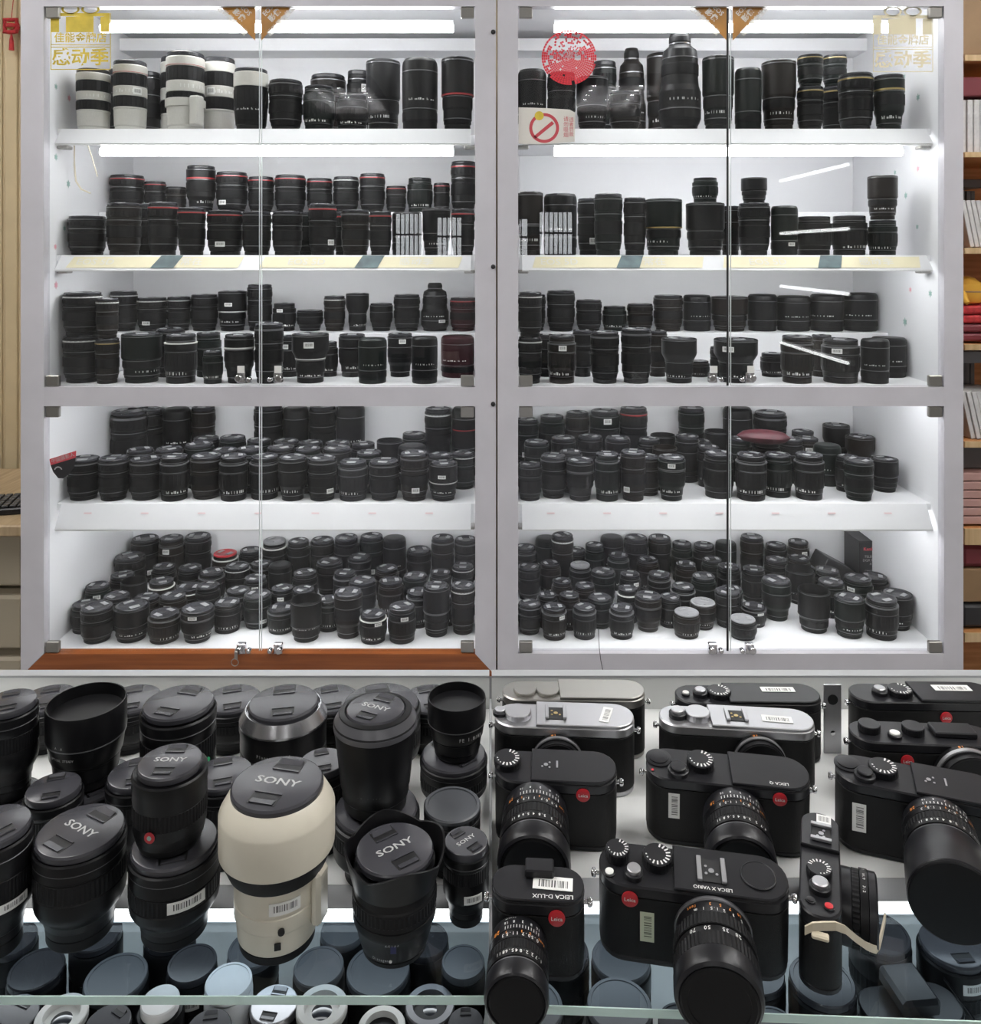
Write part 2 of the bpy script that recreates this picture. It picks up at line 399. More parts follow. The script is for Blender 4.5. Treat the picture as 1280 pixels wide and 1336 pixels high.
def cabinet(side, xo0, xo1, xi0, xi1, xm, brown, label):
    c = empty('display_cabinet', (0, 0, 0)); tag(c, label, 'cabinet')
    fz = lambda y: wz(y, D)
    X = lambda x: wx(x, D)
    ztop, zmid1, zmid0, zf, zb = fz(8), fz(505), fz(530), fz(853), fz(882)
    def part(name, m_, *b): return obj(name, boxmesh(name, m_, *b), c)
    # stiles and rails
    for a, b_, s_ in ((xo0, xi0, 0), (xi1, xo1, 1)):
        if brown:
            s = MB(); xa, xb = X(a), X(b_)
            lo = [(xa, zb), (xb, zf)] if s_ == 0 else [(xa, zf), (xb, zb)]
            prof = [lo[0], lo[1], (xb, fz(-45)), (xa, fz(-45))]
            s.loft([[(x, D+.03, z) for x, z in reversed(prof)], [(x, D, z) for x, z in reversed(prof)]])
            obj('stile', s.mesh('stile', 'frame_paint'), c)
        else: part('stile', 'frame_paint', X(a), X(b_), D, D+.03, zb, fz(-45))
    part('rail', 'frame_paint', X(xi0), X(xi1), D+.0005, D+.03, ztop, fz(-45))
    part('rail', 'frame_paint', X(xi0), X(xi1), D+.0005, D+.03, zmid0, zmid1)
    if brown:
        s = MB(); prof = [(X(xo0), zb), (X(xo1), zb), (X(xi1), zf), (X(xi0), zf)]
        prof = [(x, z-.001) for x, z in prof]
        s.loft([[(x, D+.03, z) for x, z in prof], [(x, D+.0005, z) for x, z in prof]])
        obj('bottom_board', s.mesh('bottom_board', 'brown_board'), c, label='reddish brown wooden bottom board')
    else: part('rail', 'frame_paint', X(xi0), X(xi1), D+.0005, D+.03, zb, zf)
    x0, x1 = X(xi0), X(xi1)
    # carcass
    part('side_panel', 'cabinet_white', x0-.018, x0, YI, YB, zf-.02, fz(-45)); part('side_panel', 'cabinet_white', x1, x1+.018, YI, YB, zf-.02, fz(-45))
    part('back_panel', 'cabinet_white', x0-.018, x1+.018, YB, YB+.012, zf-.02, fz(-45))
    part('top_panel', 'cabinet_white', x0, x1, YI, YB, ztop+.05, ztop+.068)
    part('middle_board', 'cabinet_white', x0, x1, YI, YB, zmid1-.018, zmid1)
    part('floor_board', 'cabinet_white', x0, x1, YI, YB, zf-.02, zf)
    part('plinth', 'counter_grey', X(xo0)+.01, X(xo1)-.01, D+.04, YB, 0, zf-.022)
    part('back_ledge', 'cabinet_white', x0, x1, D+.44, YB, wz(66, D+.44), wz(50, D+.44))
    SHELF[side, 3] = dict(z=zmid1, x0=x0, x1=x1); SHELF[side, 5] = dict(z=zf, x0=x0, x1=x1)
    tubes = [wz(37, D+.1), None, None, zmid0+.012, None]
    for i, (n, yt, yb) in enumerate(((1, 168, 187), (2, 333, 352), (4, 657, 691))):
        zb_, zt_ = wz(yb, YI), wz(yt, YI+.036)
        SHELF[side, n] = dict(z=zt_, x0=x0, x1=x1)
        sh = part('shelf', 'cabinet_white', x0, x1, YI+.036, YB, zt_-.016, zt_)
        s = MB(); th = .005
        prof = [(YI, zb_), (YI+.036, zt_), (YI+.0358, zt_-.008), (YI+th, zb_-.0)]
        s.loft([[(x0+.012, y, z) for y, z in prof], [(x1-.012, y, z) for y, z in prof]])
        fa = obj('fascia', s.mesh('fascia', 'fascia_white'), sh)
        s = MB(); s.box(x0+.012, x1-.012, YI+.001, YI+.010, zb_-.004, zb_-.0005); obj('light_trim', s.mesh('light_trim', 'white_plastic'), sh)
        for sx in (x0+.016, x1-.016):
            s = MB(); s.bbox(sx-.014, sx+.014, YI+.03, YI+.06, zb_-.010, zb_-.001, .002); obj('shelf_bracket', s.mesh('shelf_bracket', 'steel'), sh)
        def onfascia(u, x):          # point on the sloped face, u 0 bottom .. 1 top, just proud of it
            return Vector((x, YI + .036*u - .0012, zb_ + (zt_-zb_)*u + .0006))
        up = (onfascia(1, 0)-onfascia(0, 0)).normalized()
        if n == 2:                    # printed ribbons
            s = MB(); gl = 'gold_pale'
            for (xa, xb) in ((.035, .44), (.49, .96)):
                A, B = x0+(x1-x0)*xa, x0+(x1-x0)*xb
                s.poly([onfascia(.12, A), onfascia(.12, B), onfascia(.88, B+.01), onfascia(.88, A+.01)], [(0, 1, 2, 3)])
            obj('price_ribbon', s.mesh('price_ribbon', gl), sh)
            s = MB()
            for xa, t in ((.10, 'EOS 5D'), (.30, '感动常在'), (.60, 'EOS 5D'), (.86, '感动季')):
                q = onfascia(.5, x0+(x1-x0)*xa) + Vector((0, -.0008, .0006))
                s.add_mesh(textmesh(t, .030, .01), basis((1, 0, 0), up, q))
            obj('ribbon_lettering', s.mesh('ribbon_lettering', 'pale_paper'), sh)
            for xa in (.235, .715):
                s = MB(); A = x0+(x1-x0)*xa; e_ = Vector((0, -.001, .0008))
                s.poly([onfascia(.1, A)+e_, onfascia(.1, A+.06)+e_, onfascia(.95, A+.075)+e_, onfascia(.95, A+.018)+e_], [(0, 1, 2, 3)])
                obj('ribbon_photo', s.mesh('ribbon_photo', 'teal_photo'), sh)
        if n == 4:
            s = MB()
            for k in range(7):
                q = onfascia(.62, x0+(x1-x0)*(.08+.135*k)) + Vector((0, -.0004, .0003))
                s.poly([q + Vector((a, 0, 0)) + up*b for a, b in ((-.010, -.002), (.010, -.002), (.010, .002), (-.010, .002))], [(0, 1, 2, 3)])
            obj('price_lettering', s.mesh('price_lettering', 'price_ink'), sh)
        tubes[i+1 if n < 4 else 4] = wz(198, D+.095) if n == 1 else zb_+.012
    for i, z in enumerate(tubes):
        t = MB(); yy = D+.1 if i < 2 else D+.085
        t.tube([(x0+.10, yy, z), (x1-.06, yy, z)], .011, 10)
        obj('light_tube', t.mesh('light_tube', 'led_tube' if i < 2 else 'led_tube_bright'), c)
        if i < 2:
            s = MB(); s.box(x0+.10, x1-.06, yy-.004, yy+.014, z+.0115, z+.022); obj('tube_holder', s.mesh('tube_holder', 'white_plastic'), c)
    # glass doors
    for (za, zt, ly) in ((zmid1+.002, ztop-.002, 490), (zf+.002, zmid0-.002, 842)):
        for (xa, xb, left) in ((x0+.004, X(xm)-.0025, True), (X(xm)+.0025, x1-.004, False)):
            d = part('glass_door', 'door_glass', xa, xb, YG, YG+.005, za, zt)
            hx = xa+.016 if left else xb-.016
            for hz in (za+.013, zt-.013): obj('hinge', HINGE, d, (hx, YG-.001, hz))
            lx = X(xm)+(-.046 if left else .048)
            lk = obj('lock', LOCK, d, (lx, YG-.004, wz(ly, YG)), (0, 0, 0), (1 if left else -1, 1, 1))
            if ly == 490: obj('paper_tag', LOCKTAG, d, (lx, YG-.004, wz(ly, YG)+.009))
            e_ = MB(); ex = (xb-.0008, xb+.0002) if left else (xa-.0002, xa+.0008)
            e_.box(ex[0], ex[1], YG-.0006, YG+.0056, za, zt); obj('polished_edge', e_.mesh('polished_edge', 'door_edge'), d)
            if side == 'right' and left:
                e_ = MB(); e_.box(xb-.0062, xb-.0012, YG-.0012, YG-.0002, za, zt); obj('door_seal', e_.mesh('door_seal', 'seam_black'), d)
    # flower stickers on the side wall
    xw = x0 if side == 'left' else x1
    pts = {'left': ((90, 128, 'sticker_pink'), (70, 113, 'sticker_green'), (89, 240, 'sticker_green'), (84, 298, 'sticker_green'), (69, 372, 'sticker_pink'), (63, 205, 'sticker_green'), (72, 322, 'sticker_pink')),
           'right': ((1198, 127, 'sticker_green'), (1168, 225, 'sticker_green'), (1182, 255, 'sticker_green'), (1197, 296, 'sticker_green'), (1188, 378, 'sticker_pink'), (1214, 383, 'sticker_green'), (1181, 420, 'sticker_green'), (1180, 100, 'sticker_green'), (1198, 220, 'sticker_pink'))}[side]
    for x, y, m_ in pts:
        Y = xw*F/(x-CX)
        if Y < YI+.02: Y = YI+.03
        q = obj('wall_sticker', STAR.mesh('wall_sticker', m_), c, (xw+(.0003 if side == 'left' else -.0003), Y, wz(y, Y)), (0, PI/2 if side == 'left' else -PI/2, 0), (random.uniform(.7, 1.2),)*3)
    return c
CABL = cabinet('left', 27, 647.2, 57, 620, 338, True, 'pale grey wall cabinet with brown bottom board, full of lenses')
CABR = cabinet('right', 649.2, 1257, 676, 1232, 954, False, 'pale grey wall cabinet with red papercut and no-smoking sign on its glass')
# small knobs along the joint between the cabinets
for k, y in enumerate((42, 348, 527)):
    s = MB(); s.lathe([(.006, 0), (.006, .004), (.003, .006)], 10)
    obj('screw_cap', s.mesh('screw_cap', 'seam_black'), CABL, (wx(643.5, D), D, wz(y, D)), (PI/2, 0, 0))

# stickers on the glass
SY = YG - .0007
def GX(x): return wx(x, SY)
def GZ(y): return wz(y, SY)
def flat(mb, pts, mi=0, dy=0.0):
    mb.poly([(GX(x), SY-dy, GZ(y)) for x, y in pts], [tuple(reversed(range(len(pts))))], mi)
def arc_band(mb, cx, cy, r0, r1, a0, a1, n=24, mi=0, dy=0.0, sy=1.0):
    for k in range(n):
        t0, t1 = a0+(a1-a0)*k/n, a0+(a1-a0)*(k+1)/n
        flat(mb, [(cx+r0*math.cos(t0), cy-sy*r0*math.sin(t0)), (cx+r1*math.cos(t0), cy-sy*r1*math.sin(t0)), (cx+r1*math.cos(t1), cy-sy*r1*math.sin(t1)), (cx+r0*math.cos(t1), cy-sy*r0*math.sin(t1))][::-1], mi, dy)
def gift_sticker(parent, x0, y0, m_, lab):
    s = MB(); ox, oy = x0-65, y0-5
    for a, b_ in ((67, 77), (86, 122), (131, 143)): flat(s, [(a+ox, 22+oy), (b_+ox, 20+oy), (b_+ox, 42+oy), (a+ox, 42+oy)])
    flat(s, [(67+ox, 17+oy), (143+ox, 17+oy), (143+ox, 21+oy), (67+ox, 21+oy)])
    for cx_ in (92, 118): arc_band(s, cx_+ox, 12+oy, 9, 12, 0, 2*PI, 20, sy=.55)
    for y in (58, 61): flat(s, [(67+ox, y+oy), (143+ox, y+oy), (143+ox, y+1+oy), (67+ox, y+1+oy)])
    for a in (66, 143.5): flat(s, [(a+ox, 17+oy), (a+1+ox, 17+oy), (a+1+ox, 90+oy), (a+ox, 90+oy)])
    flat(s, [(66+ox, 90+oy), (144+ox, 90+oy), (144+ox, 91+oy), (66+ox, 91+oy)])
    o = obj('gift_sticker', s.mesh('gift_sticker', m_), parent, label=lab)
    s = MB()
    textfront(s, '佳能金牌店', GX(105+ox), SY-.0002, GZ(50+oy), .027, 0, bold=.015)
    textfront(s, '感动季', GX(105+ox), SY-.0002, GZ(76+oy), .046, 0, bold=.02, wide=1.06)
    obj('lettering', s.mesh('lettering', m_), o)
gift_sticker(CABL, 65, 5, 'gold_print', 'gold gift box sticker with Chinese lettering')
gift_sticker(CABR, 1138, 8, 'gold_pale', 'faded pale gold gift box sticker')
for cab, xa, xb in ((CABL, (279, 333), (341, 388)), (CABR, (896, 948.5), (956, 1008))):
    for (p0, p1, left) in ((xa[0], xa[1], True), (xb[0], xb[1], False)):
        s = MB()
        pts = [(p0-12, -12), (p1, -12), (p1, 53)] if left else [(p0, -12), (p1+12, -12), (p0, 53)]
        flat(s, pts); o = obj('corner_sticker', s.mesh('corner_sticker', 'gold_orange'), cab)
        s = MB(); ang = -math.atan2(52, 53) if left else math.atan2(52, 48)
        cxm = (p0+p1)/2
        for t, dx, dy, sz in (('感动常在佳能', 0, 0, .0165), ('影像', 10, -7, .019), ('EOS', 20, -13, .017)):
            cx_, cy_ = (cxm-3+dx*.9, 27+dy) if left else (cxm+3-dx*.9, 27+dy)
            textfront(s, t, GX(cx_), SY-.0003, GZ(cy_), sz, 0, ang, .02)
        obj('lettering', s.mesh('lettering', 'pale_paper'), o)
s = MB(); cx_, cy_, R = 742.5, 75, 36       # red papercut disc, mostly worn off at the top
random.seed(3)
for i in range(14):
    for j in range(56):
        r0, r1 = R*i/14, R*(i+1)/14-.25; a0, a1 = 2*PI*j/56, 2*PI*(j+1)/56-.012
        xx, yy = (r0+r1)/2*math.cos(a0), -(r0+r1)/2*math.sin(a0)
        q = yy + .35*xx
        keep = .95 if q > 3 else (.62 if q > -8 else .42)
        if i >= 13: keep = .96
        if random.random() < keep and not (8 < xx < 15 and -2 < yy < 4): arc_band(s, cx_, cy_, max(r0, .2), r1, a0, a1, 1)
for qx, qy in ((-7, -37), (5, -37), (-1, -33)): arc_band(s, cx_+qx, cy_+qy, 1.8, 3, 0, 2*PI, 12)
obj('papercut', s.mesh('papercut', 'papercut_red'), CABR, label='round red papercut decoration')
s = MB(); flat(s, [(676.5, 140), (711, 141), (743, 143), (750.5, 147), (750, 185), (712, 188), (676.5, 187.5)])
o = obj('no_smoking_sign', s.mesh('no_smoking_sign', 'pale_paper'), CABR, label='paper no-smoking sign')
s = MB(); arc_band(s, 710, 167, 15.5, 19.5, 0, 2*PI, 32, dy=.0003)
flat(s, [(696, 178), (720, 158), (723, 161.5), (699, 181)], 0, .0003)
obj('prohibition_ring', s.mesh('prohibition_ring', 'sign_red'), o)
s = MB(); textfront(s, '请\n勿\n吸\n烟', GX(738.5), SY-.0004, GZ(166), .0135, 0); textfront(s, '违\n者\n罚\n款', GX(745.5), SY-.0004, GZ(166), .0125, 0)
obj('lettering', s.mesh('lettering', 'sign_red'), o)
s = MB(); arc_band(s, 703.5, 151, .1, 6, 0, 2*PI, 16, dy=.0005); obj('yellow_spot', s.mesh('yellow_spot', 'gold_print'), o)
s = MB(); flat(s, [(64.5, 599), (99.5, 588), (99, 597), (66, 607)]); o = obj('shield_sticker', s.mesh('shield_sticker', 'sign_red'), CABL, label='red and black shield sticker')
s = MB(); pts = [(66, 607), (99, 597), (97, 609), (91, 618), (83, 624), (76, 624), (69.5, 616)]; flat(s, pts); obj('shield_body', s.mesh('shield_body', 'box_black'), o)
s = MB(); textfront(s, '中国摄影人', GX(82), SY-.0003, GZ(597.5), .0125, 0, .3); arc_band(s, 76, 614, 4, 5.5, .3, 2.9, 10, dy=.0003)
obj('lettering', s.mesh('lettering', 'print_grey'), o)
# loose cables at the upper left corner
s = MB(); YW = D+.12
s.tube([(wx(x, YW), YW, wz(y, YW)) for x, y in ((97, 190), (97, 215), (99, 236), (106, 247), (118, 252))], .0022, 6)
s.tube([(wx(x, YW), YW+.01, wz(y, YW)) for x, y in ((112, 188), (118, 205), (125, 230))], .0012, 6)
obj('loose_cable', s.mesh('loose_cable', 'strap_beige'), CABL)
s = MB(); s.tube([(wx(x, YG-.004), YG-.004-.004*(y>848), wz(y, YG-.004)) for x, y in ((781, 820), (782, 846))], .0009, 6)
s.tube([(wx(x, D-.003), D-.003, wz(y, D-.003)) for x, y in ((782, 846), (784, 862), (788, 882))], .0009, 6)
obj('hanging_string', s.mesh('hanging_string', 'box_black'), CABR)
# key in the lower left lock
s = MB(); kx, kz, ky = wx(311, D-.02), wz(850, D-.02), D-.022
s.bbox(kx-.009, kx-.001, ky-.003, ky+.001, kz-.018, kz+.002, .001)
s.tube([(kx-.008+.009*math.cos(a*PI/8), ky-.001, kz-.026+.009*math.sin(a*PI/8)) for a in range(17)], .0012, 6)
k_ = obj('door_key', s.mesh('door_key', 'steel'), CABL)

# ------------------------------------------------------------------ lens kinds for the cabinets (unit radius, unit height)
def arc_plate(r, z0, z1, a, n=5, th=.012):
    s = MB(); rings = []
    for k in range(n+1):
        t = -PI/2 - a + 2*a*k/n
        c, q = math.cos(t), math.sin(t)
        rings.append([(r*c, r*q, z0), ((r+th)*c, (r+th)*q, z0), ((r+th)*c, (r+th)*q, z1), (r*c, r*q, z1)])
    s.loft(rings); return s
def dashes(r, z, h, n, seed):
    rnd = random.Random(seed); s = MB(); t = -PI/2 - .75
    for k in range(n):
        w = rnd.choice((.03, .05, .09)); 
        hh = h*rnd.choice((.6, 1, 1))
        c0, s0, c1, s1 = math.cos(t), math.sin(t), math.cos(t+w), math.sin(t+w)
        s.poly([(r*c0, r*s0, z), (r*c1, r*s1, z), (r*c1, r*s1, z+hh), (r*c0, r*s0, z+hh)], [(0, 1, 2, 3)])
        t += w + rnd.choice((.03, .06, .16))
        if t > -PI/2+.85: break
    return s
def cap_mesh(r, z, open_=False):
    s = MB(); s.lathe([(r*.97, z), (r, z+.012), (r, z+.05), (r*.95, z+.064), (r*.80, z+.066), (r*.78, z+.058)], 24)
    for sg in (-1, 1):            # finger clips, coloured paler to stand in for the light streak on them
        s.poly([(-.34*r, sg*.36*r, z+.060), (.34*r, sg*.36*r, z+.060), (.30*r, sg*.70*r, z+.060), (-.30*r, sg*.70*r, z+.060),
                (-.34*r, sg*.36*r, z+.078), (.34*r, sg*.36*r, z+.078), (.30*r, sg*.70*r, z+.068), (-.30*r, sg*.70*r, z+.068)],
               [(4, 5, 6, 7), (0, 1, 5, 4), (1, 2, 6, 5), (2, 3, 7, 6), (3, 0, 4, 7)], 1)
    return s.mesh('front_cap', 'cap_black', 'clip_glint')
def gear(r, z0, z1, seg=36, k=.965):
    s = MB(); s.lathe([(r*.95, z0), (r, z0+.006), (r, z1-.006), (r*.95, z1)], seg, gear=(1, 2, k)); return s.mesh('grip_ring', 'rubber')
def ringm(r, z0, z1): 
    s = MB(); s.lathe([(r*.96, z0), (r, z0+.002), (r, z1-.002), (r*.96, z1)], 24); return s.mesh('accent_ring', 'ring_red')
TRIM = {'zoom': (.21, .665, .905), 'prime': (.12, .685, .895), 'kit': (.145, .645, .86), 'hood': (.155, .455, .94), 'flare': (.118, .455, .945),
        'open': (.13, .385, .97), 'neck': (.22, .735, .885), 'plain': (.29, .80)}
def body(prof, kind, seg=24, m_='barrel'):
    """barrel turned in one piece, with thin metal trim rings, bright to draw highlight lines"""
    prof = list(prof); hot = set()
    for z in TRIM[kind]:
        for k in range(len(prof)-1):
            (r0, z0), (r1, z1) = prof[k], prof[k+1]
            if z0 <= z <= z1 and z1 > z0:
                r = max(r0, r1)
                prof[k+1:k+1] = [(r0+(r1-r0)*.5 if 0 else r0, max(z0+.0005, z-.011)), (r*1.014, max(z0+.001, z-.006)), (r*1.014, min(z1-.001, z+.006)), (r1, min(z1-.0005, z+.011))]
                hot = {h+4 if h > k else h for h in hot} | {k+2}
                break
    s = MB(); s.lathe(prof, seg)
    for h in hot:
        for q in range(h*seg, (h+1)*seg): s.m[q] = 1
    return s.mesh('barrel', m_, 'trim_grey')
KIND = {}
KIND['zoom'] = dict(body=body([(.80, 0), (.82, .01), (.82, .075), (.78, .08), (.86, .10), (.90, .17), (.93, .18), (.95, .30), (.95, .60), (.98, .62), (.98, .70), (.96, .705), (.96, .715), (.99, .72), (1.0, .80), (1.0, .93), (.93, .935)], 'zoom'),
    grip=[gear(1.0, .34, .56), gear(1.02, .745, .84, 44)], cap=cap_mesh(.95, .932), ring=ringm(1.012, .875, .905), mark=(.965, .625, .03), plate=(1.0, .19, .30))
KIND['prime'] = dict(body=body([(.74, 0), (.76, .01), (.76, .09), (.72, .10), (.80, .13), (.84, .26), (.96, .34), (.97, .40), (.97, .66), (1.0, .70), (1.0, .91), (.94, .92)], 'prime'),
    grip=[gear(1.01, .44, .64)], cap=cap_mesh(.94, .918), ring=ringm(1.012, .70, .735), mark=(.86, .20, .045), plate=(1.005, .77, .87))
KIND['kit'] = dict(body=body([(.86, 0), (.88, .012), (.88, .12), (.84, .13), (.90, .15), (.93, .24), (.98, .26), (1.0, .33), (1.0, .62), (.97, .63), (.97, .66), (1.0, .67), (1.0, .80), (.90, .81), (.90, .92), (.86, .925)], 'kit'),
    grip=[gear(1.015, .35, .60, 48)], cap=cap_mesh(.90, .92), ring=ringm(1.008, .80, .83), mark=(.935, .18, .05), plate=(1.012, .68, .79))
KIND['hood'] = dict(body=body([(.78, 0), (.80, .01), (.80, .07), (.77, .08), (.85, .10), (.88, .28), (.92, .30), (.92, .46), (.97, .48), (1.0, .50), (1.0, .96), (.985, .975), (.95, .975), (.94, .93), (.6, .93)], 'hood'),
    grip=[gear(.945, .31, .44)], cap=cap_mesh(.88, .925), ring=ringm(1.012, .47, .495), mark=(.885, .22, .03), plate=(1.01, .62, .71))
KIND['flare'] = dict(body=body([(.70, 0), (.72, .01), (.72, .10), (.68, .11), (.74, .13), (.78, .42), (.80, .48), (.98, .62), (1.0, .66), (1.0, .96), (.98, .98), (.94, .98), (.93, .93), (.5, .93)], 'flare'),
    grip=[gear(.795, .20, .40)], cap=cap_mesh(.84, .925), ring=ringm(.83, .47, .495), mark=(.77, .14, .03), plate=(1.01, .72, .84))
KIND['open'] = dict(body=body([(.78, 0), (.80, .01), (.80, .08), (.77, .09), (.84, .11), (.88, .30), (.95, .36), (1.0, .42), (1.0, .985), (.985, 1.0), (.95, 1.0), (.93, .75), (.80, .74), (.3, .70)], 'open'),
    grip=[gear(.90, .16, .28)], cap=None, ring=ringm(1.01, .40, .42), mark=(.93, .335, .03), plate=(1.01, .55, .64))
KIND['neck'] = dict(body=body([(.82, 0), (.84, .01), (.84, .05), (.94, .09), (1.0, .13), (1.0, .40), (.90, .46), (.86, .55), (.86, .74), (.80, .82), (.52, .87), (.50, .97), (.44, 1.0)], 'neck'),
    grip=[gear(.90, .56, .68), gear(.53, .90, .96)], cap=None, ring=ringm(1.01, .13, .15), mark=(1.01, .30, .02), plate=(1.01, .18, .24))
KIND['plain'] = dict(body=body([(.93, 0), (.96, .02), (.97, .30), (.99, .31), (1.0, .60), (1.0, .88), (.97, .94), (.88, .98), (.6, .99)], 'plain'),
    grip=[gear(.995, .12, .26)], cap=None, ring=ringm(1.012, .60, .62), mark=(.995, .40, .025), plate=(1.01, .18, .25))
def tele_body():
    s = MB(); s.lathe([(.86, 0), (.88, .01), (.88, .04), (.86, .05), (.92, .07), (.95, .25), (.95, .30)], 28, 1)
    s.lathe([(.95, .301), (.975, .305), (.975, .32), (.95, .33)], 28, 1)
    s.lathe([(.96, .33), (.97, .335), (.97, .48), (.96, .485)], 28, 0)
    s.lathe([(.965, .485), (.985, .49), (.985, .62), (.97, .625)], 28, 1)
    s.lathe([(.97, .625), (.98, .63), (.98, .80), (.97, .805)], 28, 0)
    s.lathe([(.97, .805), (1.0, .81), (1.0, .915), (.97, .93)], 28, 1)
    return s.mesh('barrel', 'barrel', 'tele_white')
KIND['white'] = dict(body=tele_body(), grip=[gear(.995, .335, .475, 48), gear(1.0, .64, .79, 48)], cap=cap_mesh(.96, .93), ring=ringm(1.012, .815, .825), mark=(.99, .53, .04), plate=(.985, .505, .60))
def halfwhite():
    s = MB(); s.lathe([(.80, 0), (.83, .01), (.83, .08), (.88, .10), (.95, .30), (.97, .40), (.97, .70)], 28, 0)
    s.lathe([(.97, .70), (1.0, .71), (1.0, .92), (.95, .93)], 28, 1); return s.mesh('barrel', 'barrel', 'tele_white')
KIND['whitetop'] = dict(body=halfwhite(), grip=[gear(.99, .38, .66, 44)], cap=cap_mesh(.94, .93), ring=ringm(1.012, .69, .71), mark=(.955, .32, .03), plate=(1.005, .74, .84))
for k, d in KIND.items():
    d['plate'] = arc_plate(d['plate'][0], d['plate'][1], d['plate'][2], .27).mesh('price_sticker', 'barcode_x')
    d['marks'] = [dashes(d['mark'][0], d['mark'][1], d['mark'][2]*1.2, 14, q).mesh('scale_marking', 'print_white') for q in (1, 2, 3)]

LOOK = {'zoom': 'black ribbed zoom lens', 'prime': 'black tapered lens', 'kit': 'short black kit lens', 'hood': 'black lens with reversed hood', 'flare': 'black lens with flared hood',
        'open': 'black lens with open hood', 'neck': 'narrow-topped black telephoto lens', 'plain': 'smooth black lens', 'white': 'white banded telephoto lens', 'whitetop': 'black lens with white front band'}
LENSNAME = {'zoom': 'zoom_lens', 'prime': 'prime_lens', 'kit': 'kit_lens', 'hood': 'hooded_lens', 'flare': 'hooded_lens', 'open': 'hooded_lens', 'neck': 'telephoto_lens', 'white': 'telephoto_lens', 'plain': 'camera_lens', 'whitetop': 'zoom_lens'}
RINGWORD = {'red': 'red ring', 'white': 'white ring', 'gold': 'gold ring', 'grey': 'grey ring', None: ''}
SHELFWORD = {1: 'top shelf', 2: 'second shelf', 3: 'third shelf', 4: 'fourth shelf', 5: 'bottom shelf'}
ORD = ['first', 'second', 'third', 'fourth', 'fifth', 'sixth', 'seventh', 'eighth', 'ninth', 'tenth', 'eleventh', 'twelfth', 'thirteenth', 'fourteenth', 'fifteenth', 'sixteenth', 'seventeenth', 'eighteenth', 'nineteenth', 'twentieth']

def build_lens(x, y, z, r, h, kind, ring=None, name='camera_lens', rz=None, sticker=None, marks=None, body_mat=None, capmat=None, tilt=0.0):
    d = KIND[kind]; e = empty(name, (x, y, z)); e.rotation_euler = (tilt, 0, 0)
    sc_ = (r, r, h)
    a = random.uniform(-.6, .6)
    obj('barrel', d['body'], e, scale=sc_, rot=(0, 0, a), matname=body_mat)
    for g in d['grip']: obj('grip_ring', g, e, scale=sc_, rot=(0, 0, a))
    if d['cap']: obj('front_cap', d['cap'], e, scale=sc_, rot=(0, 0, random.uniform(0, PI)), matname=capmat)
    if ring: obj('accent_ring', d['ring'], e, scale=sc_, matname='ring_'+ring)
    fac = math.atan2(x, y)*-1.0     # turn prints towards the aisle
    if marks is None: marks = random.random() < .75
    if marks: obj('scale_marking', random.choice(d['marks']), e, scale=sc_, rot=(0, 0, fac+random.uniform(-.5, .5)))
    if sticker is None: sticker = random.random() < .16
    if sticker: obj('price_sticker', d['plate'], e, scale=sc_, rot=(0, 0, fac+random.uniform(-.7, .7)))
    return e

# rows: (x px, width px, top px, row, kind, ring)   row f front, m middle, b back on the shelf, u on the riser, s stacked on the one before
ROWS = {}
ROWS['left', 1] = [(122,41,92,'f','white',None),(170,41,81,'f','white','red'),(150,34,92,'b','zoom',None),(195,30,95,'b','zoom',None),(209,40,76,'b','white',None),(242,47,70,'f','white','red'),(286,40,77,'m','white',None),
    (328,43,91,'f','whitetop',None),(373,42,106,'f','zoom',None),(416,40,113,'f','kit',None),(436,44,99,'b','zoom',None),(460,30,92,'b','kit',None),(459,40,126,'f','kit',None),(500,43,79,'m','hood',None),(548,45,77,'f','plain',None),(597,41,76,'f','hood','red')]
ROWS['right', 1] = [(693,36,91,'f','plain',None),(728,36,96,'f','zoom',None),(766,40,101,'f','hood',None),(794,30,81,'b','zoom',None),(823,36,64,'b','neck',None),(806,40,121,'f','zoom',None),(858,36,70,'b','hood',None),(888,52,44,'f','neck',None),
    (936,39,74,'f','hood',None),(976,33,89,'f','plain',None),(1018,42,80,'f','hood',None),(1055,32,114,'f','zoom','gold'),(1055,31,73,'s','zoom','gold'),(1089,30,114,'m','zoom','gold'),(1088,29,73,'s','zoom','gold'),(1118,42,97,'f','zoom','gold'),(1158,37,98,'f','prime','gold')]
ROWS['left', 2] = [(114,45,282,'f','zoom',None),(162,42,265,'f','zoom',None),(192,28,266,'m','zoom',None),(216,37,264,'f','zoom','red'),(253,34,271,'f','zoom','red'),(293,45,275,'f','zoom','red'),(334,36,276,'f','zoom',None),(371,38,276,'f','zoom',None),
    (398,30,277,'m','zoom',None),(421,35,266,'f','zoom','red'),(450,28,277,'m','zoom','red'),(473,36,274,'f','zoom','grey'),(503,28,276,'f','zoom','red'),(534,38,276,'f','plain',None),(571,36,271,'f','hood',None),(602,30,273,'f','zoom','red'),
    (148,44,229,'u','zoom','red'),(181,28,237,'u','zoom','red'),(207,26,244,'u','zoom',None),(239,38,216,'u','prime','red'),(286,41,225,'u','zoom','red'),(325,34,231,'u','zoom','red'),(362,41,229,'u','zoom','red'),(410,34,233,'u','zoom','red'),
    (448,34,231,'u','zoom','white'),(487,34,227,'u','zoom','red'),(517,27,243,'u','zoom','red'),(548,34,232,'u','kit',None),(575,22,239,'u','zoom','red'),(600,34,211,'u','zoom','red')]
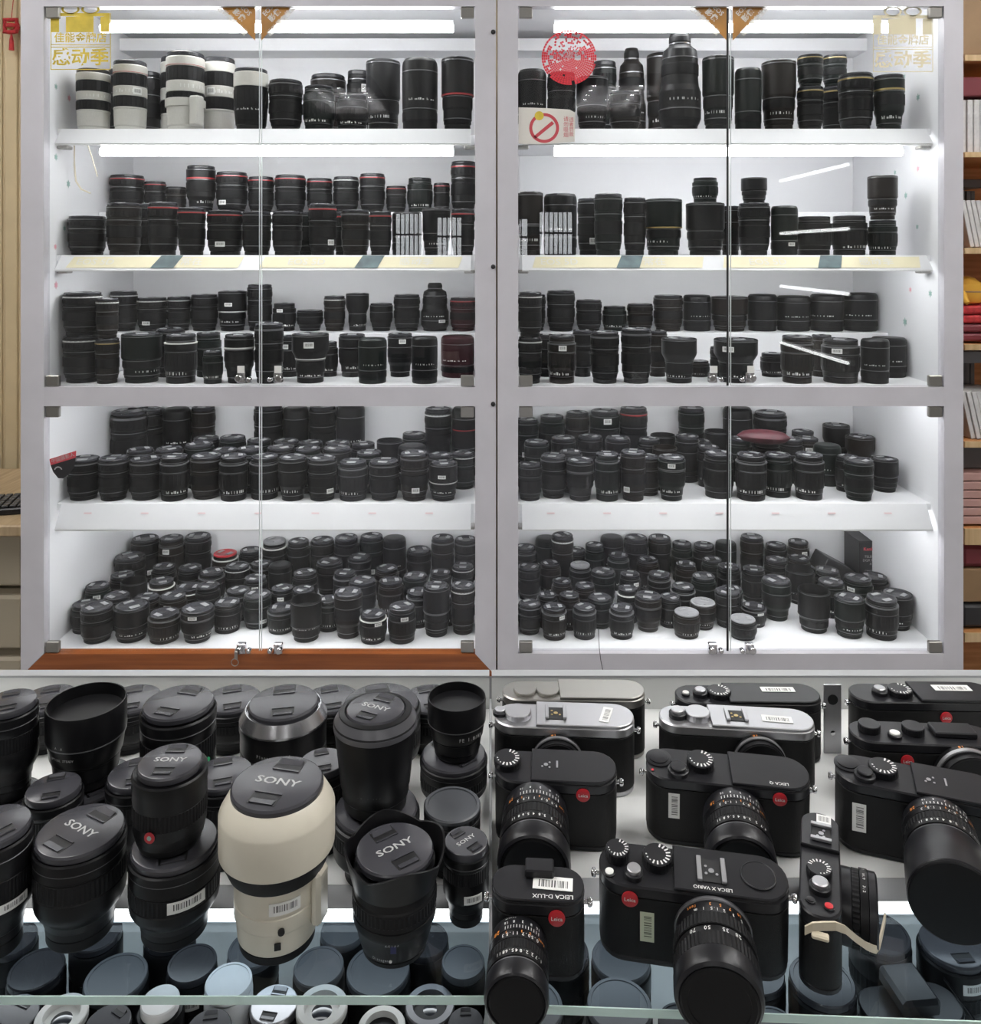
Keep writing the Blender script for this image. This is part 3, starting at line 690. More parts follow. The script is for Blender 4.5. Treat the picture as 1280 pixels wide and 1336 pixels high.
ROWS['right', 2] = [(693,32,250,'f','hood','grey'),(729,42,252,'f','plain',None),(769,30,259,'m','zoom',None),(796,36,253,'f','zoom',None),(826,28,258,'f','zoom',None),(865,47,259,'f','hood','gold'),(920,48,264,'f','hood',None),(914,32,232,'s','kit',None),(953,24,269,'m','zoom',None),
    (987,39,265,'f','zoom',None),(980,32,232,'s','hood',None),(1023,33,268,'f','plain',None),(1062,44,282,'f','kit',None),(1108,43,281,'f','kit',None),(1148,35,287,'f','kit',None),(1091,37,229,'s2','hood',None)]
ROWS['left', 3] = [(95,46,437,'f','zoom','white'),(95,46,381,'s','zoom','white'),(135,29,441,'f','zoom','gold'),(134,27,389,'s','zoom','white'),(180,49,434,'f','hood',None),(236,40,435,'f','kit','white'),(222,36,428,'m','zoom',None),(272,32,433,'m','kit',None),(281,25,457,'f','kit',None),
    (309,37,435,'f','prime','white'),(351,36,421,'f','zoom','grey'),(405,46,434,'f','flare','white'),(377,26,437,'m','kit',None),(455,34,435,'m','prime',None),(486,36,440,'f','plain',None),(522,32,434,'m','prime',None),(554,33,438,'f','plain',None),(597,42,437,'m','plain',None),(433,24,445,'m','kit',None),
    (162,32,380,'u','zoom','white'),(195,35,388,'u','zoom','white'),(227,28,387,'u','zoom','white'),(301,32,384,'u','zoom',None),(336,34,379,'u','hood','white'),(376,30,371,'u','zoom',None),(403,28,395,'u','kit',None),(432,32,404,'u','prime',None),(459,26,386,'u','zoom','white'),(486,28,382,'u','flare',None),
    (510,28,395,'u','prime',None),(538,32,384,'u','zoom',None),(570,34,369,'u','neck',None),(602,32,388,'u','zoom','red')]
ROWS['right', 3] = [(691,30,439,'f','zoom','white'),(691,30,381,'s','zoom','white'),(733,36,436,'f','kit','grey'),(760,25,430,'m','zoom',None),(789,36,432,'f','zoom','grey'),(830,38,428,'f','zoom','grey'),(858,24,431,'m','zoom',None),(886,44,440,'f','flare',None),(915,28,470,'m','kit',None),
    (960,54,441,'f','flare',None),(1008,30,460,'m','kit',None),(1040,40,437,'f','kit','grey'),(1098,46,441,'f','kit','grey'),(1140,34,441,'f','plain',None),(1181,42,439,'m','plain',None),(712,24,436,'m','zoom',None),(1072,26,436,'m','kit',None),(935,24,452,'m','zoom',None),
    (722,27,384,'u','zoom',None),(755,33,379,'u','zoom',None),(791,30,391,'u','zoom',None),(825,28,399,'u','kit',None),(860,30,396,'u','zoom',None),(899,34,385,'u','zoom',None),(937,32,384,'u','plain',None),(983,42,386,'u','hood',None),(1024,33,383,'u','plain',None),(1062,38,385,'u','plain',None),(1102,38,383,'u','plain',None),(1143,38,381,'u','plain',None)]
# fourth and bottom shelf: (x, width, cap row, foot row or None, kind, ring)
ROWS['left', 4] = [(122,37,597,656,'zoom','grey'),(159,35,596,656,'zoom','grey'),(195,37,597,657,'zoom','grey'),(232,34,593,655,'kit','grey'),(269,37,593,655,'zoom','grey'),(304,34,593,656,'kit','grey'),(340,36,593,655,'kit','grey'),(380,34,594,658,'prime',None),(416,35,596,657,'zoom','grey'),(456,36,600,657,'kit','grey'),(498,37,600,657,'zoom','grey'),(558,34,602,659,'hood','white'),
    (180,32,585,None,'zoom',None),(214,33,584,None,'zoom',None),(249,34,578,None,'zoom',None),(285,34,585,None,'kit',None),(321,34,583,None,'kit','grey'),(357,34,582,None,'zoom',None),(391,34,583,None,'kit','grey'),(426,34,583,None,'zoom',None),(463,34,588,None,'kit',None),(501,34,590,None,'zoom','grey'),(538,35,580,643,'plain',None),(580,30,592,645,'zoom','grey'),(605,30,590,641,'zoom','white'),
    (268,31,570,None,'zoom',None),(303,31,569,None,'zoom',None),(338,31,572,None,'kit',None),(373,31,574,None,'zoom',None),(408,31,575,None,'kit',None),(440,31,576,None,'zoom',None),(472,31,577,None,'kit',None),(503,31,574,None,'open',None),(540,30,564,None,'kit',None),
    (148,40,535,None,'zoom','grey'),(190,38,533,None,'zoom',None),(226,32,531,None,'plain',None),(255,28,530,None,'zoom',None),(352,34,528,None,'zoom',None),(388,30,530,None,'plain',None),(420,32,529,None,'zoom',None),(455,34,527,None,'plain',None),(578,32,532,None,'zoom','white'),(606,30,530,None,'plain','red')]
ROWS['right', 4] = [(692,29,604,654,'zoom',None),(725,31,593,653,'zoom','grey'),(762,33,598,655,'prime','grey'),(799,33,596,653,'prime',None),(838,31,594,652,'zoom',None),(872,33,594,655,'prime','grey'),(938,36,589,652,'kit',None),(980,37,591,656,'kit','grey'),(1017,34,591,651,'kit',None),(1053,35,591,654,'kit','grey'),(1121,34,599,657,'zoom',None),(1154,31,597,644,'hood',None),(924,28,581,637,'kit',None),(913,26,574,625,'kit',None),
    (743,28,588,None,'zoom',None),(780,30,590,None,'kit','grey'),(815,30,588,None,'zoom',None),(856,30,583,None,'open',None),(1084,32,579,637,'plain',None),(1098,28,594,641,'kit',None),(700,30,575,None,'zoom',None),(735,30,570,None,'zoom',None),(770,30,568,None,'zoom',None),(806,30,570,None,'zoom',None),(847,28,571,None,'kit',None),(877,30,567,None,'open',None),(905,30,567,None,'kit',None),(935,30,562,None,'open',None),
    (965,30,570,None,'kit',None),(1000,32,573,None,'kit',None),(1033,30,571,None,'kit',None),(1064,30,570,None,'kit',None),(690,28,546,None,'zoom',None),(723,31,541,None,'kit',None),(755,28,537,None,'zoom',None),(786,35,534,None,'prime',None),(822,33,531,None,'zoom','red'),(902,31,531,None,'zoom',None),(962,34,530,None,'plain',None),(1004,38,537,None,'zoom','grey'),(1091,31,553,None,'flare',None),(1124,33,568,620,'flare',None),(1048,28,561,None,'kit',None)]
ROWS['left', 5] = [(96,33,786,835,'kit',None),(130,37,790,846,'zoom',None),(169,41,788,845,'hood',None),(209,38,798,845,'kit','grey'),(250,39,791,843,'prime','grey'),(289,33,784,829,'kit',None),(337,33,774,823,'zoom',None),(367,33,791,829,'kit','grey'),(402,37,781,840,'open',None),(454,34,770,836,'prime',None),(487,33,799,843,'kit','white'),(523,34,789,842,'kit',None),(571,32,762,832,'hood','grey'),(605,29,762,830,'zoom','white'),
    (151,33,775,None,'kit',None),(183,33,777,None,'kit',None),(216,33,775,None,'kit',None),(246,34,764,806,'kit','white'),(308,30,768,815,'kit','grey'),(365,28,765,None,'kit',None),(392,28,767,None,'kit',None),(425,28,780,None,'kit','grey'),(473,33,756,None,'zoom',None),(510,31,756,None,'kit',None),(542,29,750,None,'zoom',None),
    (128,35,724,None,'zoom',None),(160,30,748,None,'kit',None),(183,30,757,None,'open',None),(216,31,756,None,'kit','white'),(280,31,744,None,'kit','grey'),(310,29,737,None,'zoom','white'),(333,28,733,None,'kit','grey'),(362,28,735,None,'plain',None),(398,30,745,None,'kit',None),(430,31,731,None,'zoom',None),(470,28,725,None,'zoom','grey'),(505,29,739,None,'kit',None),(546,29,716,None,'zoom',None),(575,26,745,None,'kit',None),(604,26,737,None,'zoom','white'),
    (190,32,701,None,'zoom',None),(223,30,700,None,'kit','grey'),(256,31,698,None,'zoom',None),(214,29,737,None,'kit',None),(248,29,738,None,'kit',None),(300,30,720,None,'kit','white'),(362,29,703,None,'kit','white'),(390,27,704,None,'kit',None),(418,28,703,None,'zoom',None),(449,30,699,None,'kit',None),(481,28,698,None,'zoom',None),(513,28,700,None,'plain',None),(577,27,700,None,'zoom','grey'),(605,27,702,None,'zoom','grey'),(330,28,752,None,'kit',None),(450,28,745,None,'kit','grey'),(545,28,770,None,'kit','grey'),(270,29,762,None,'kit',None),(575,28,775,None,'kit',None),(120,30,762,None,'kit',None),(345,28,716,None,'kit',None)]
ROWS['right', 5] = [(692,28,786,830,'zoom','grey'),(723,30,790,837,'kit','grey'),(762,29,790,836,'kit','grey'),(811,30,791,836,'kit','grey'),(849,32,775,827,'prime','grey'),(892,32,797,834,'kit',None),(921,31,784,824,'prime',None),(968,33,806,837,'kit',None),(981,30,789,820,'kit','grey'),(1013,34,754,813,'prime',None),(1062,37,769,829,'open',None),(1113,35,778,836,'hood',None),(1152,38,778,835,'kit','grey'),(1187,36,773,828,'hood',None),
    (713,25,774,None,'kit',None),(742,26,774,None,'kit',None),(782,29,778,822,'zoom',None),(733,25,756,None,'kit',None),(766,26,762,None,'kit',None),(787,29,744,None,'zoom','grey'),(757,26,735,None,'kit','grey'),(822,26,766,None,'kit','white'),(876,27,777,None,'kit',None),(889,30,763,None,'kit','grey'),(860,28,747,None,'kit','grey'),(822,26,747,None,'kit',None),(895,26,734,None,'kit',None),(918,30,750,None,'kit',None),(936,30,770,None,'zoom',None),(962,27,766,None,'kit',None),(1048,34,742,None,'open',None),(1090,33,757,None,'kit',None),(1130,34,752,None,'kit',None),(1163,34,750,None,'kit',None),(1015,28,728,None,'kit',None),
    (690,27,738,None,'zoom',None),(718,26,733,None,'kit',None),(690,27,712,None,'kit','grey'),(705,26,700,None,'plain',None),(730,26,697,None,'zoom','white'),(757,24,709,None,'kit',None),(788,28,699,None,'plain',None),(830,28,700,None,'zoom',None),(859,27,700,None,'zoom',None),(889,25,707,None,'kit',None),(918,26,709,None,'kit',None),(947,25,706,None,'plain',None),(981,27,699,None,'zoom',None),(1013,26,709,None,'kit',None),(1041,26,705,None,'kit',None),(950,28,737,None,'kit',None),(983,28,740,None,'kit',None),(845,28,728,None,'kit',None),(1040,28,726,None,'kit',None),(800,26,722,None,'kit','grey'),(745,26,716,None,'kit',None),(1075,30,742,None,'kit',None),(930,26,728,None,'kit',None)]

PILES = []
def place_shelf(side, n):
    S = SHELF[side, n]; z0 = S['z']; items = []
    low = n >= 4
    front = YI + (.045 if n in (1, 2, 4) else .012)
    riser = n in (2, 3)
    rfront = D + .295
    back = (rfront - .004) if riser else YB - .006
    zr = wz(278, D+.37) if n == 2 else wz(431, D+.37) if n == 3 else None
    prev = None
    for it in ROWS[side, n]:
        x, w, yt, row, kind, ring = it
        w *= 1.13 if (n == 3 and row == 'u') else 1.08 if low else 1.03
        i = dict(x=x, w=w, yt=yt, kind=kind, ring=ring, z=z0, on=None, fixed=False)
        if low:
            h0 = .533 if n == 4 else .926
            if row is not None:
                Yf = (ZC-z0)*F/(row-HY); i['Y'] = max(front, Yf) + w/2/F*Yf; i['row'] = 'front'; i['hfix'] = False
            else:
                i['Y'] = min(h0*F/(yt-HY), YB - .05); i['row'] = 'middle' if i['Y'] < D+.30 else 'back'
            i['mass'] = 6 if row is not None else 1
        else:
            if row == 'u': i['Y'] = D+.37; i['z'] = zr; i['row'] = 'upper'
            elif row in ('s', 's2'): i['on'] = prev; i['row'] = 'upper'; i['Y'] = prev['Y']
            else:
                rr = w/2/F*D
                i['Y'] = front + rr + .004 if row == 'f' else (D+.195 if riser else D+.215) if row == 'm' else D+.36
                i['row'] = {'f': 'front', 'm': 'middle', 'b': 'back'}[row]
            i['mass'] = 5 if row == 'f' else 1
        i['X'] = wx(x, i['Y']); i['r'] = w/2/F*i['Y']
        items.append(i); prev = i
    def relax(L, ya, yb):
        for step in range(400):
            mv = 0
            for a in range(len(L)):
                for b in range(a+1, len(L)):
                    p, q = L[a], L[b]; dx, dy = q['X']-p['X'], q['Y']-p['Y']; d = math.hypot(dx, dy) or 1e-6
                    ov = (p['r']+q['r'])*1.03+.0006 - d
                    if ov > 0:
                        mv = max(mv, ov); t = q['mass']/(p['mass']+q['mass'])
                        p['X'] -= dx/d*ov*t*.6; p['Y'] -= dy/d*ov*t*.6; q['X'] += dx/d*ov*(1-t)*.6; q['Y'] += dy/d*ov*(1-t)*.6
            for p in L:
                p['X'] = min(max(p['X'], S['x0']+p['r']*1.03+.002), S['x1']-p['r']*1.03-.002)
                p['Y'] = min(max(p['Y'], ya+p['r']*1.03), yb-p['r']*1.03)
            if mv < .0004: break
            if step in (200, 280, 340):
                for p in L: p['r'] *= .98
    relax([i for i in items if i['on'] is None and i['row'] != 'upper'], front, back)
    relax([i for i in items if i['on'] is None and i['row'] == 'upper'], rfront+.004, YB-.006)
    for i in items:
        if i['on'] is not None:
            b = i['on']; i['z'] = b['z'] + b['h'] + .001; i['X'], i['Y'] = b['X'], b['Y']; i['r'] = min(i['r'], b['r']*1.02)
        i['h'] = max(.035, wz(i['yt'], i['Y']) - i['z'])
        if low: i['h'] = min(i['h'], .24)
    if riser:
        mb = MB(); mb.bbox(S['x0']+.002, S['x1']-.002, rfront, YB-.002, z0+.0005, zr-.0005, .002)
        o = obj('display_riser', mb.mesh('display_riser', 'cabinet_white'))
        tag(o, 'long white riser step behind the front row, %s, %s cabinet' % (SHELFWORD[n], side), 'riser', 'white riser steps')
    # labels by row and order
    for row in ('front', 'middle', 'back', 'upper'):
        L = sorted([i for i in items if i['row'] == row], key=lambda i: i['x'])
        for k, i in enumerate(L):
            m_ = len(L)
            pos = ('%s from left' % ORD[k]) if k < (m_+1)//2 else ('%s from right' % ORD[m_-1-k])
            look = LOOK[i['kind']]
            rw = (', ' + RINGWORD[i['ring']]) if i['ring'] and len(look.split()) < 5 else ''
            i['label'] = '%s%s, %s in %s row, %s, %s cabinet' % (look, rw, pos, row, SHELFWORD[n], side)
    for i in items:
        bm = None
        t = random.random()
        if i['kind'] not in ('white', 'whitetop'): bm = 'barrel_warm' if t < .2 else 'barrel_green' if t < .38 else None
        if (side, n) == ('left', 3) and i['x'] > 590: bm = 'barrel_red'
        e = build_lens(i['X'], i['Y'], i['z'], i['r'], i['h'], i['kind'], i['ring'], body_mat=bm, name=LENSNAME[i['kind']])
        tag(e, i['label'], 'lens', 'lenses on the %s of the %s cabinet' % (SHELFWORD[n], side))
        i['obj'] = e
        if (side, n, i['x']) == ('left', 1, 242):      # tripod collar of the tall white lens
            s = MB(); r, h = i['r'], i['h']
            s.lathe([(r*1.0, h*.30), (r*1.04, h*.305), (r*1.04, h*.40), (r*1.0, h*.405)], 28)
            s.bbox(r*.90, r*1.45, -r*.85, -r*.25, h*.05, h*.42, .004)
            obj('tripod_collar', s.mesh('tripod_collar', 'tele_white'), e, rot=(0, 0, -.35))
    return items
ITEMS = {}
random.seed(11)
for side in ('left', 'right'):
    for n in (1, 2, 3, 4, 5): ITEMS[side, n] = place_shelf(side, n)
def find(side, n, x): return min(ITEMS[side, n], key=lambda i: abs(i['x']-x))
# special caps: white and red and pale ones
def recap(side, n, x, yt, m_):
    i = min(ITEMS[side, n], key=lambda i: abs(i['x']-x)+abs(i['yt']-yt))
    for c_ in i['obj'].children:
        if c_.name.startswith('front_cap'): c_.material_slots[0].link = 'OBJECT'; c_.material_slots[0].material = M[m_]
recap('left', 5, 300, 720, 'cap_red'); recap('right', 5, 968, 806, 'cap_grey'); recap('right', 5, 757, 735, 'cap_grey'); recap('left', 5, 362, 703, 'cap_grey'); recap('right', 5, 892, 797, 'cap_grey'); recap('right', 5, 921, 784, 'cap_grey')

# boxes and pouch among the lenses
def tall_box(name, cx, cy, z, w, d, h, rz, m_, label, cat):
    e = empty(name, (cx, cy, z), rz); tag(e, label, cat)
    s = MB(); s.bbox(-w/2, w/2, -d/2, d/2, 0, h-.0012, .0015); obj('box_body', s.mesh('box_body', m_), e)
    s = MB(); s.bbox(-w/2-.0006, w/2+.0006, -d/2-.0006, d/2+.0006, h-.0010, h+.004, .001); obj('lid', s.mesh('lid', m_), e)
    return e
z5 = SHELF['right', 5]['z']
yk = YB - .075; zk = wz(746, yk)
sup = tall_box('storage_box', wx(1128, yk), yk, z5+.0005, .13, .10, zk-z5-.006, 0, 'box_black', 'plain black storage box beneath the red-lettered lens box', 'box')
bk = tall_box('lens_box', wx(1131, yk), yk-.01, zk, .105, .10, .112, .05, 'box_black', 'black lens accessory box with red and white lettering, bottom shelf', 'box')
s = MB(); textfront(s, 'Kenko', -.022, -.0512, .092, .014, 0, bold=.03); obj('brand_lettering', s.mesh('brand_lettering', 'sign_red'), bk)
s = MB()
for k, t in enumerate(('TELEPLUS PRO', 'DGX FOR SUPER', 'AF 1.4X')): textfront(s, t, -.004, -.0512, .069-.011*k, .0105, 0)
textfront(s, 'CANON', -.022, -.0512, .026, .008, 0); obj('lettering', s.mesh('lettering', 'print_grey'), bk)
s = MB(); s.bbox(-.05, .05, -.042, .042, 0, .05, .002)
lean = obj('slim_box', s.mesh('slim_box', 'box_black'), None, (wx(1080, yk-.01), yk-.012, zk-.004), (0, .5, .1)); tag(lean, 'slim black box lying tilted beside the red-lettered lens box', 'box')
s = MB(); s.bbox(-.05, .05, -.05, .05, 0, zk-z5-.055, .002)
o = obj('storage_box', s.mesh('storage_box', 'box_black'), None, (wx(1062, yk), yk-.005, z5+.0005)); tag(o, 'black storage box at the back under the tilted slim box', 'box')
# red pouch
i0 = find('right', 4, 1000); yp = D+.20
rings = []
for k in range(9):
    t = -1+2*k/8; q = max(.06, math.sqrt(max(0, 1-t*t)))
    rings.append([(t*.075, .030*q*math.cos(a*PI/6), .022+.021*q*math.sin(a*PI/6)) for a in range(12)])
s = MB(); s.loft(rings, smooth=True)
zt_ = max(i['z']+i['h'] for i in ITEMS['right', 4] if abs(i['X']-wx(996, yp)) < .1 and abs(i['Y']-yp) < .07)
o = obj('lens_pouch', s.mesh('lens_pouch', 'pouch_red'), None, (wx(996, yp), yp, zt_-.0005), (0, .06, 0)); tag(o, 'dark red soft pouch lying on lenses, fourth shelf, right cabinet', 'pouch')

# ------------------------------------------------------------------ beside the cabinets
# left: desk with keyboard, drawer boxes below, red tassel on the wall
e = empty('desk', (-1.56, 2.55, 0)); tag(e, 'light wooden desk at the edge beside the cabinet', 'desk')
zd = wz(686, 2.25)
s = MB(); s.bbox(-.36, .345, -.30, .30, zd-.03, zd, .004); obj('desk_top', s.mesh('desk_top', 'desk_wood'), e)
for sx in (-.33, .32):
    for sy in (-.27, .27):
        s = MB(); s.bbox(sx-.02, sx+.02, sy-.02, sy+.02, 0, zd-.0305, .002); obj('leg', s.mesh('leg', 'desk_wood'), e)
e = empty('keyboard', (-1.40, 2.40, zd+.0005), .25); tag(e, 'black computer keyboard on the wooden desk', 'keyboard')
s = MB(); s.bbox(-.21, .17, -.075, .075, 0, .018, .003); obj('keyboard_case', s.mesh('keyboard_case', 'camera_black'), e)
KEY = (lambda s: (s.bbox(-.0085, .0085, -.0085, .0085, 0, .007, .0015), s.mesh('key', 'box_black'))[1])(MB())
for r in range(6):
    for k in range(18): obj('key', KEY, e, (-.196+.0208*k, -.058+.0225*r, .0182))
for k, (y0, y1) in enumerate(((692, 772), (777, 855), (858, 905))):
    Y = 2.30
    e = empty('storage_box', (-1.52, Y+.19, wz(y1, Y))); tag(e, ('beige plastic storage box under the desk, topmost of three', 'beige plastic storage box under the desk, middle of three', 'beige plastic storage box under the desk, lowest of three')[k], 'box', 'beige drawers under the desk')
    h = wz(y0, Y)-wz(y1, Y)
    h = min(h, zd-.034-wz(y1, Y)) if k == 0 else h
    s = MB(); s.bbox(-.24, .24, -.15, .19, .0005, h-.001, .012); obj('drawer_body', s.mesh('drawer_body', 'plastic_beige'), e)
    s = MB(); s.bbox(-.235, .235, -.175, -.1505, .008, h-.008, .008); obj('drawer_front', s.mesh('drawer_front', 'plastic_beige'), e)
    s = MB(); s.bbox(-.06, .06, -.186, -.1755, h*.55, h*.68, .003); obj('handle', s.mesh('handle', 'plastic_beige'), e)
zb_ = wz(905, 2.30); s = MB(); s.bbox(-1.76, -1.28, 2.33, 2.68, .0, zb_-.001, .01)
o = obj('storage_chest', s.mesh('storage_chest', 'plastic_beige')); tag(o, 'plain beige chest carrying the storage drawers', 'chest')
Yo = 2.97; e = empty('wall_ornament', (wx(15, Yo), Yo, wz(34, Yo))); tag(e, 'small red and gold ornament with tassel hanging on the tan wall', 'ornament')
s = MB()
for k in range(4):
    a = PI/4+PI/2*k; s.tube([(.016*math.cos(a)-.014*math.sin(a), 0, .016*math.sin(a)+.014*math.cos(a)), (.03*math.cos(a), -.006, .03*math.sin(a)), (.016*math.cos(a)+.014*math.sin(a), 0, .016*math.sin(a)-.014*math.cos(a))], .008, 8)
s.lathe([(.004, -.012), (.02, -.006), (.02, .006), (.004, .012)], 12)
obj('knot', s.mesh('knot', 'cloth_red'), e)
s = MB(); s.bbox(-.012, .012, -.012, -.007, -.012, .012, .003); obj('gold_bead', s.mesh('gold_bead', 'ring_gold'), e)
s = MB(); s.tube([(0, 0, -.03), (0, 0, -.05), (0, 0, -.085)], [.003, .007, .009], 8); obj('tassel', s.mesh('tassel', 'cloth_red'), e)
s = MB(); s.tube([(0, 0, .03), (0, .012, .10)], .0015, 6); obj('cord', s.mesh('cord', 'cloth_red'), e)

# right: wooden shelf unit with disc cases
YS = D+.10; bx0 = wx(1259, YS); bx1 = bx0+.50
e = empty('bookshelf', (bx0, YS, 0)); tag(e, 'open wooden shelf unit packed with cases beside the cabinet', 'shelf')
def ZS(y): return wz(y, YS)
s = MB(); s.box(0, .50, .30, .312, 0, ZS(-60)); obj('back_panel', s.mesh('back_panel', 'shelf_wood'), e)
s = MB(); s.box(.50, .518, 0, .312, 0, ZS(-60)); obj('side_panel', s.mesh('side_panel', 'shelf_wood'), e)
s = MB(); s.box(-.016, 0, .02, .312, 0, ZS(-60)); obj('side_panel', s.mesh('side_panel', 'shelf_wood'), e)
BOARD = [(71, 79), (198, 205), (323, 331), (449, 457), (576, 584), (690, 711), (826, 838)]
for a, b in BOARD:
    s = MB(); s.box(0.0005, .4995, .006, .2995, ZS(b), ZS(a)-.0006); o = obj('shelf_board', s.mesh('shelf_board', 'shelf_wood'), e)
    s = MB(); s.box(0.0005, .4995, 0, .0055, ZS(b), ZS(a)-.0006); obj('board_edge', s.mesh('board_edge', 'edge_wood'), o)
def cases(y0, y1, m_, lab, n, lean, w=.0125, dy=.02, dep=.13, group=None, x0=.004):
    z0 = ZS(y1)+.0004; h = ZS(y0)-z0
    s = MB(); s.bbox(0, w-.001, 0, dep, 0, h, .0012); me = s.mesh('disc_case', m_)
    for k in range(n):
        x = x0 + h*abs(math.sin(lean)) + k*w/math.cos(lean)*1.02
        o = obj('disc_case', me, None, (bx0+x, YS+dy+random.uniform(0, .008), z0), (0, -lean, 0))
        tag(o, lab % ORD[k], 'case', group or lab)
cases(128, 198, 'case_white', 'white disc case upright on the uppermost board, %s from the cabinet', 8, 0, .016, group='white cases on the uppermost board')
cases(260, 323, 'case_white', 'white disc case leaning on the second board, %s from the cabinet', 9, .20, .0125, group='white cases on the second board')
cases(512, 576, 'case_white', 'white disc case leaning on the fourth board, %s from the cabinet', 9, .22, .0125, group='white cases on the fourth board')
cases(243, 323, 'case_dark', 'dark disc case behind white ones, second board, %s from the cabinet', 9, .0, .013, .16, .12, group='dark cases on the second board')
cases(484, 576, 'case_dark', 'dark disc case behind white ones, fourth board, %s from the cabinet', 9, .0, .013, .16, .12, group='dark cases on the fourth board')
def slab(name, y0, y1, m_, lab, cat, rot=(0, 0, 0), dy=.02, dep=.2, w=.24, dz=0.0, bev=.003):
    z0 = ZS(y1)+.0005+dz; s = MB(); s.bbox(.003, w, dy, dy+dep, 0, ZS(y0)-ZS(y1)-.001, bev)
    o = obj(name, s.mesh(name, m_), None, (bx0, YS, z0), rot); tag(o, lab, cat); return o
slab('carton', -20, 70, 'carton', 'brown carton on the top board of the wooden shelf unit', 'carton')
slab('photo_album', 100, 126, 'album_red', 'dark red album lying on top of upright white cases', 'album', dep=.1, w=.14, dz=.004)
slab('flat_box', 228, 241, 'case_dark', 'thin grey box lying above the dark cases, second board', 'box', dep=.1, dy=.17, w=.15, dz=.004)
for k in range(4):
    slab('folded_cloth', 400+12*k, 411+12*k, 'cloth_red' if k < 2 else 'album_red', ('bright red folded cloth, uppermost in the pile under the yellow plush', 'bright red folded cloth, second in the pile', 'dark red folded cloth, third in the pile', 'dark red folded cloth at the bottom of the pile')[k], 'cloth', w=.2-.006*k, bev=.005)
e = empty('plush_toy', (bx0+.05, YS+.08, ZS(400)+.0015)); tag(e, 'yellow plush toy lying on the pile of red cloths', 'toy')
s = MB(); s.lathe([(.01, 0), (.035, .006), (.045, .03), (.04, .055), (.02, .072), (.004, .077)], 20); obj('plush_body', s.mesh('plush_body', 'plush_yellow'), e)
s = MB(); s.tube([(-.03, -.03, .03), (-.036, -.05, .015), (-.03, -.06, .006)], [.012, .011, .006], 10); obj('arm', s.mesh('arm', 'plush_yellow'), e)
s = MB(); s.lathe([(.0455, .034), (.0462, .036), (.0455, .038)], 20); obj('seam_band', s.mesh('seam_band', 'carton'), e)
slab('flat_box', 459, 476, 'ring_grey', 'grey flat box lying above dark cases, fourth board', 'box', dep=.1, dy=.03, w=.15, dz=0.0)
slab('carton', 588, 619, 'case_dark', 'small printed carton standing above the pink papers', 'carton', dy=.06, dep=.12, w=.15, dz=.0)
for k in range(6): slab('paper_stack', 620+11.4*k, 630.5+11.4*k, 'paper_pink', 'pinkish paper bundle, %s of six in the pile' % ('uppermost', 'second', 'third', 'fourth', 'fifth', 'lowest')[k], 'paper', w=.2, bev=.002)
slab('leather_bag', 714, 745, 'album_red', 'dark maroon bag lying on a brown carton', 'bag', w=.2, bev=.012)
slab('carton', 746, 790, 'carton', 'brown carton under the maroon bag', 'carton')
slab('cable_bundle', 792, 825, 'box_black', 'black cable bundle at the bottom of the wooden shelf unit', 'cable', bev=.01)

# ------------------------------------------------------------------ the front counters
HT, HL = .541, .665            # how far the glass shelf and the lower shelf lie below eye level
ZT, ZL = ZC-HT, ZC-HL
def TY(y): return HT*F/(y-HY)
YBK = 1.0
def counter(side, x0, x1, yedge, yled, label):
    c = empty('display_counter', (0, 0, 0)); tag(c, label, 'counter')
    def part(name, m_, *b): return obj(name, boxmesh(name, m_, *b), c)
    part('shelf_board', 'counter_white', x0, x1, yled+.036, YBK, ZT-.012, ZT)
    part('shelf_trim', 'counter_grey', x0, x1, yled+.010, yled+.0358, ZT-.012, ZT-.0002)
    part('light_strip', 'led_strip', x0, x1, yled, yled+.0098, ZT-.0034, ZT-.0004)
    s = MB(); e0, e1 = yedge
    s.poly([(x0, e0, ZT-.006), (x1, e1, ZT-.006), (x1, yled-.0002, ZT-.006), (x0, yled-.0002, ZT-.006), (x0, e0, ZT), (x1, e1, ZT), (x1, yled-.0002, ZT), (x0, yled-.0002, ZT)],
           [(3,2,1,0),(4,5,6,7),(0,1,5,4),(1,2,6,5),(2,3,7,6),(3,0,4,7)])
    g = obj('glass_shelf', s.mesh('glass_shelf', 'shelf_glass'), c)
    s = MB(); s.poly([(x0, e0-.0012, ZT-.006), (x1, e1-.0012, ZT-.006), (x1, e1-.0002, ZT-.006), (x0, e0-.0002, ZT-.006), (x0, e0-.0012, ZT), (x1, e1-.0012, ZT), (x1, e1-.0002, ZT), (x0, e0-.0002, ZT)],
           [(3,2,1,0),(4,5,6,7),(0,1,5,4),(1,2,6,5),(2,3,7,6),(3,0,4,7)])
    obj('glass_edge', s.mesh('glass_edge', 'glass_edge'), g)
    t = MB(); t.tube([(x0+.01, yled+.052, ZT-.021), (x1-.01, yled+.052, ZT-.021)], .006, 10); obj('light_tube', t.mesh('light_tube', 'counter_fill_tube'), c)  # hidden tube added under the board to light the lower shelf
    part('back_panel', 'counter_white', x0, x1, YBK, YBK+.012, ZL, ZC-(884-HY)/F*YBK)
    part('back_trim', 'counter_grey', x0, x1, YBK-.001, YBK+.013, ZC-(884-HY)/F*YBK+.0002, ZC-(881-HY)/F*YBK)
    part('lower_shelf', 'counter_white', x0, x1, .52, YBK, ZL-.015, ZL)
    part('base_cabinet', 'frame_paint', x0, x1, .55, YBK, 0, ZL-.016)
    part('side_panel', 'counter_white', *((x0-.012, x0) if side == 'left' else (x1, x1+.012)), .60, YBK, ZL, ZT+.02)
    return c
CL = counter('left', -.62, -.0014, (.6145, .6145), .686, 'glass display counter holding black lenses and one cream telephoto')
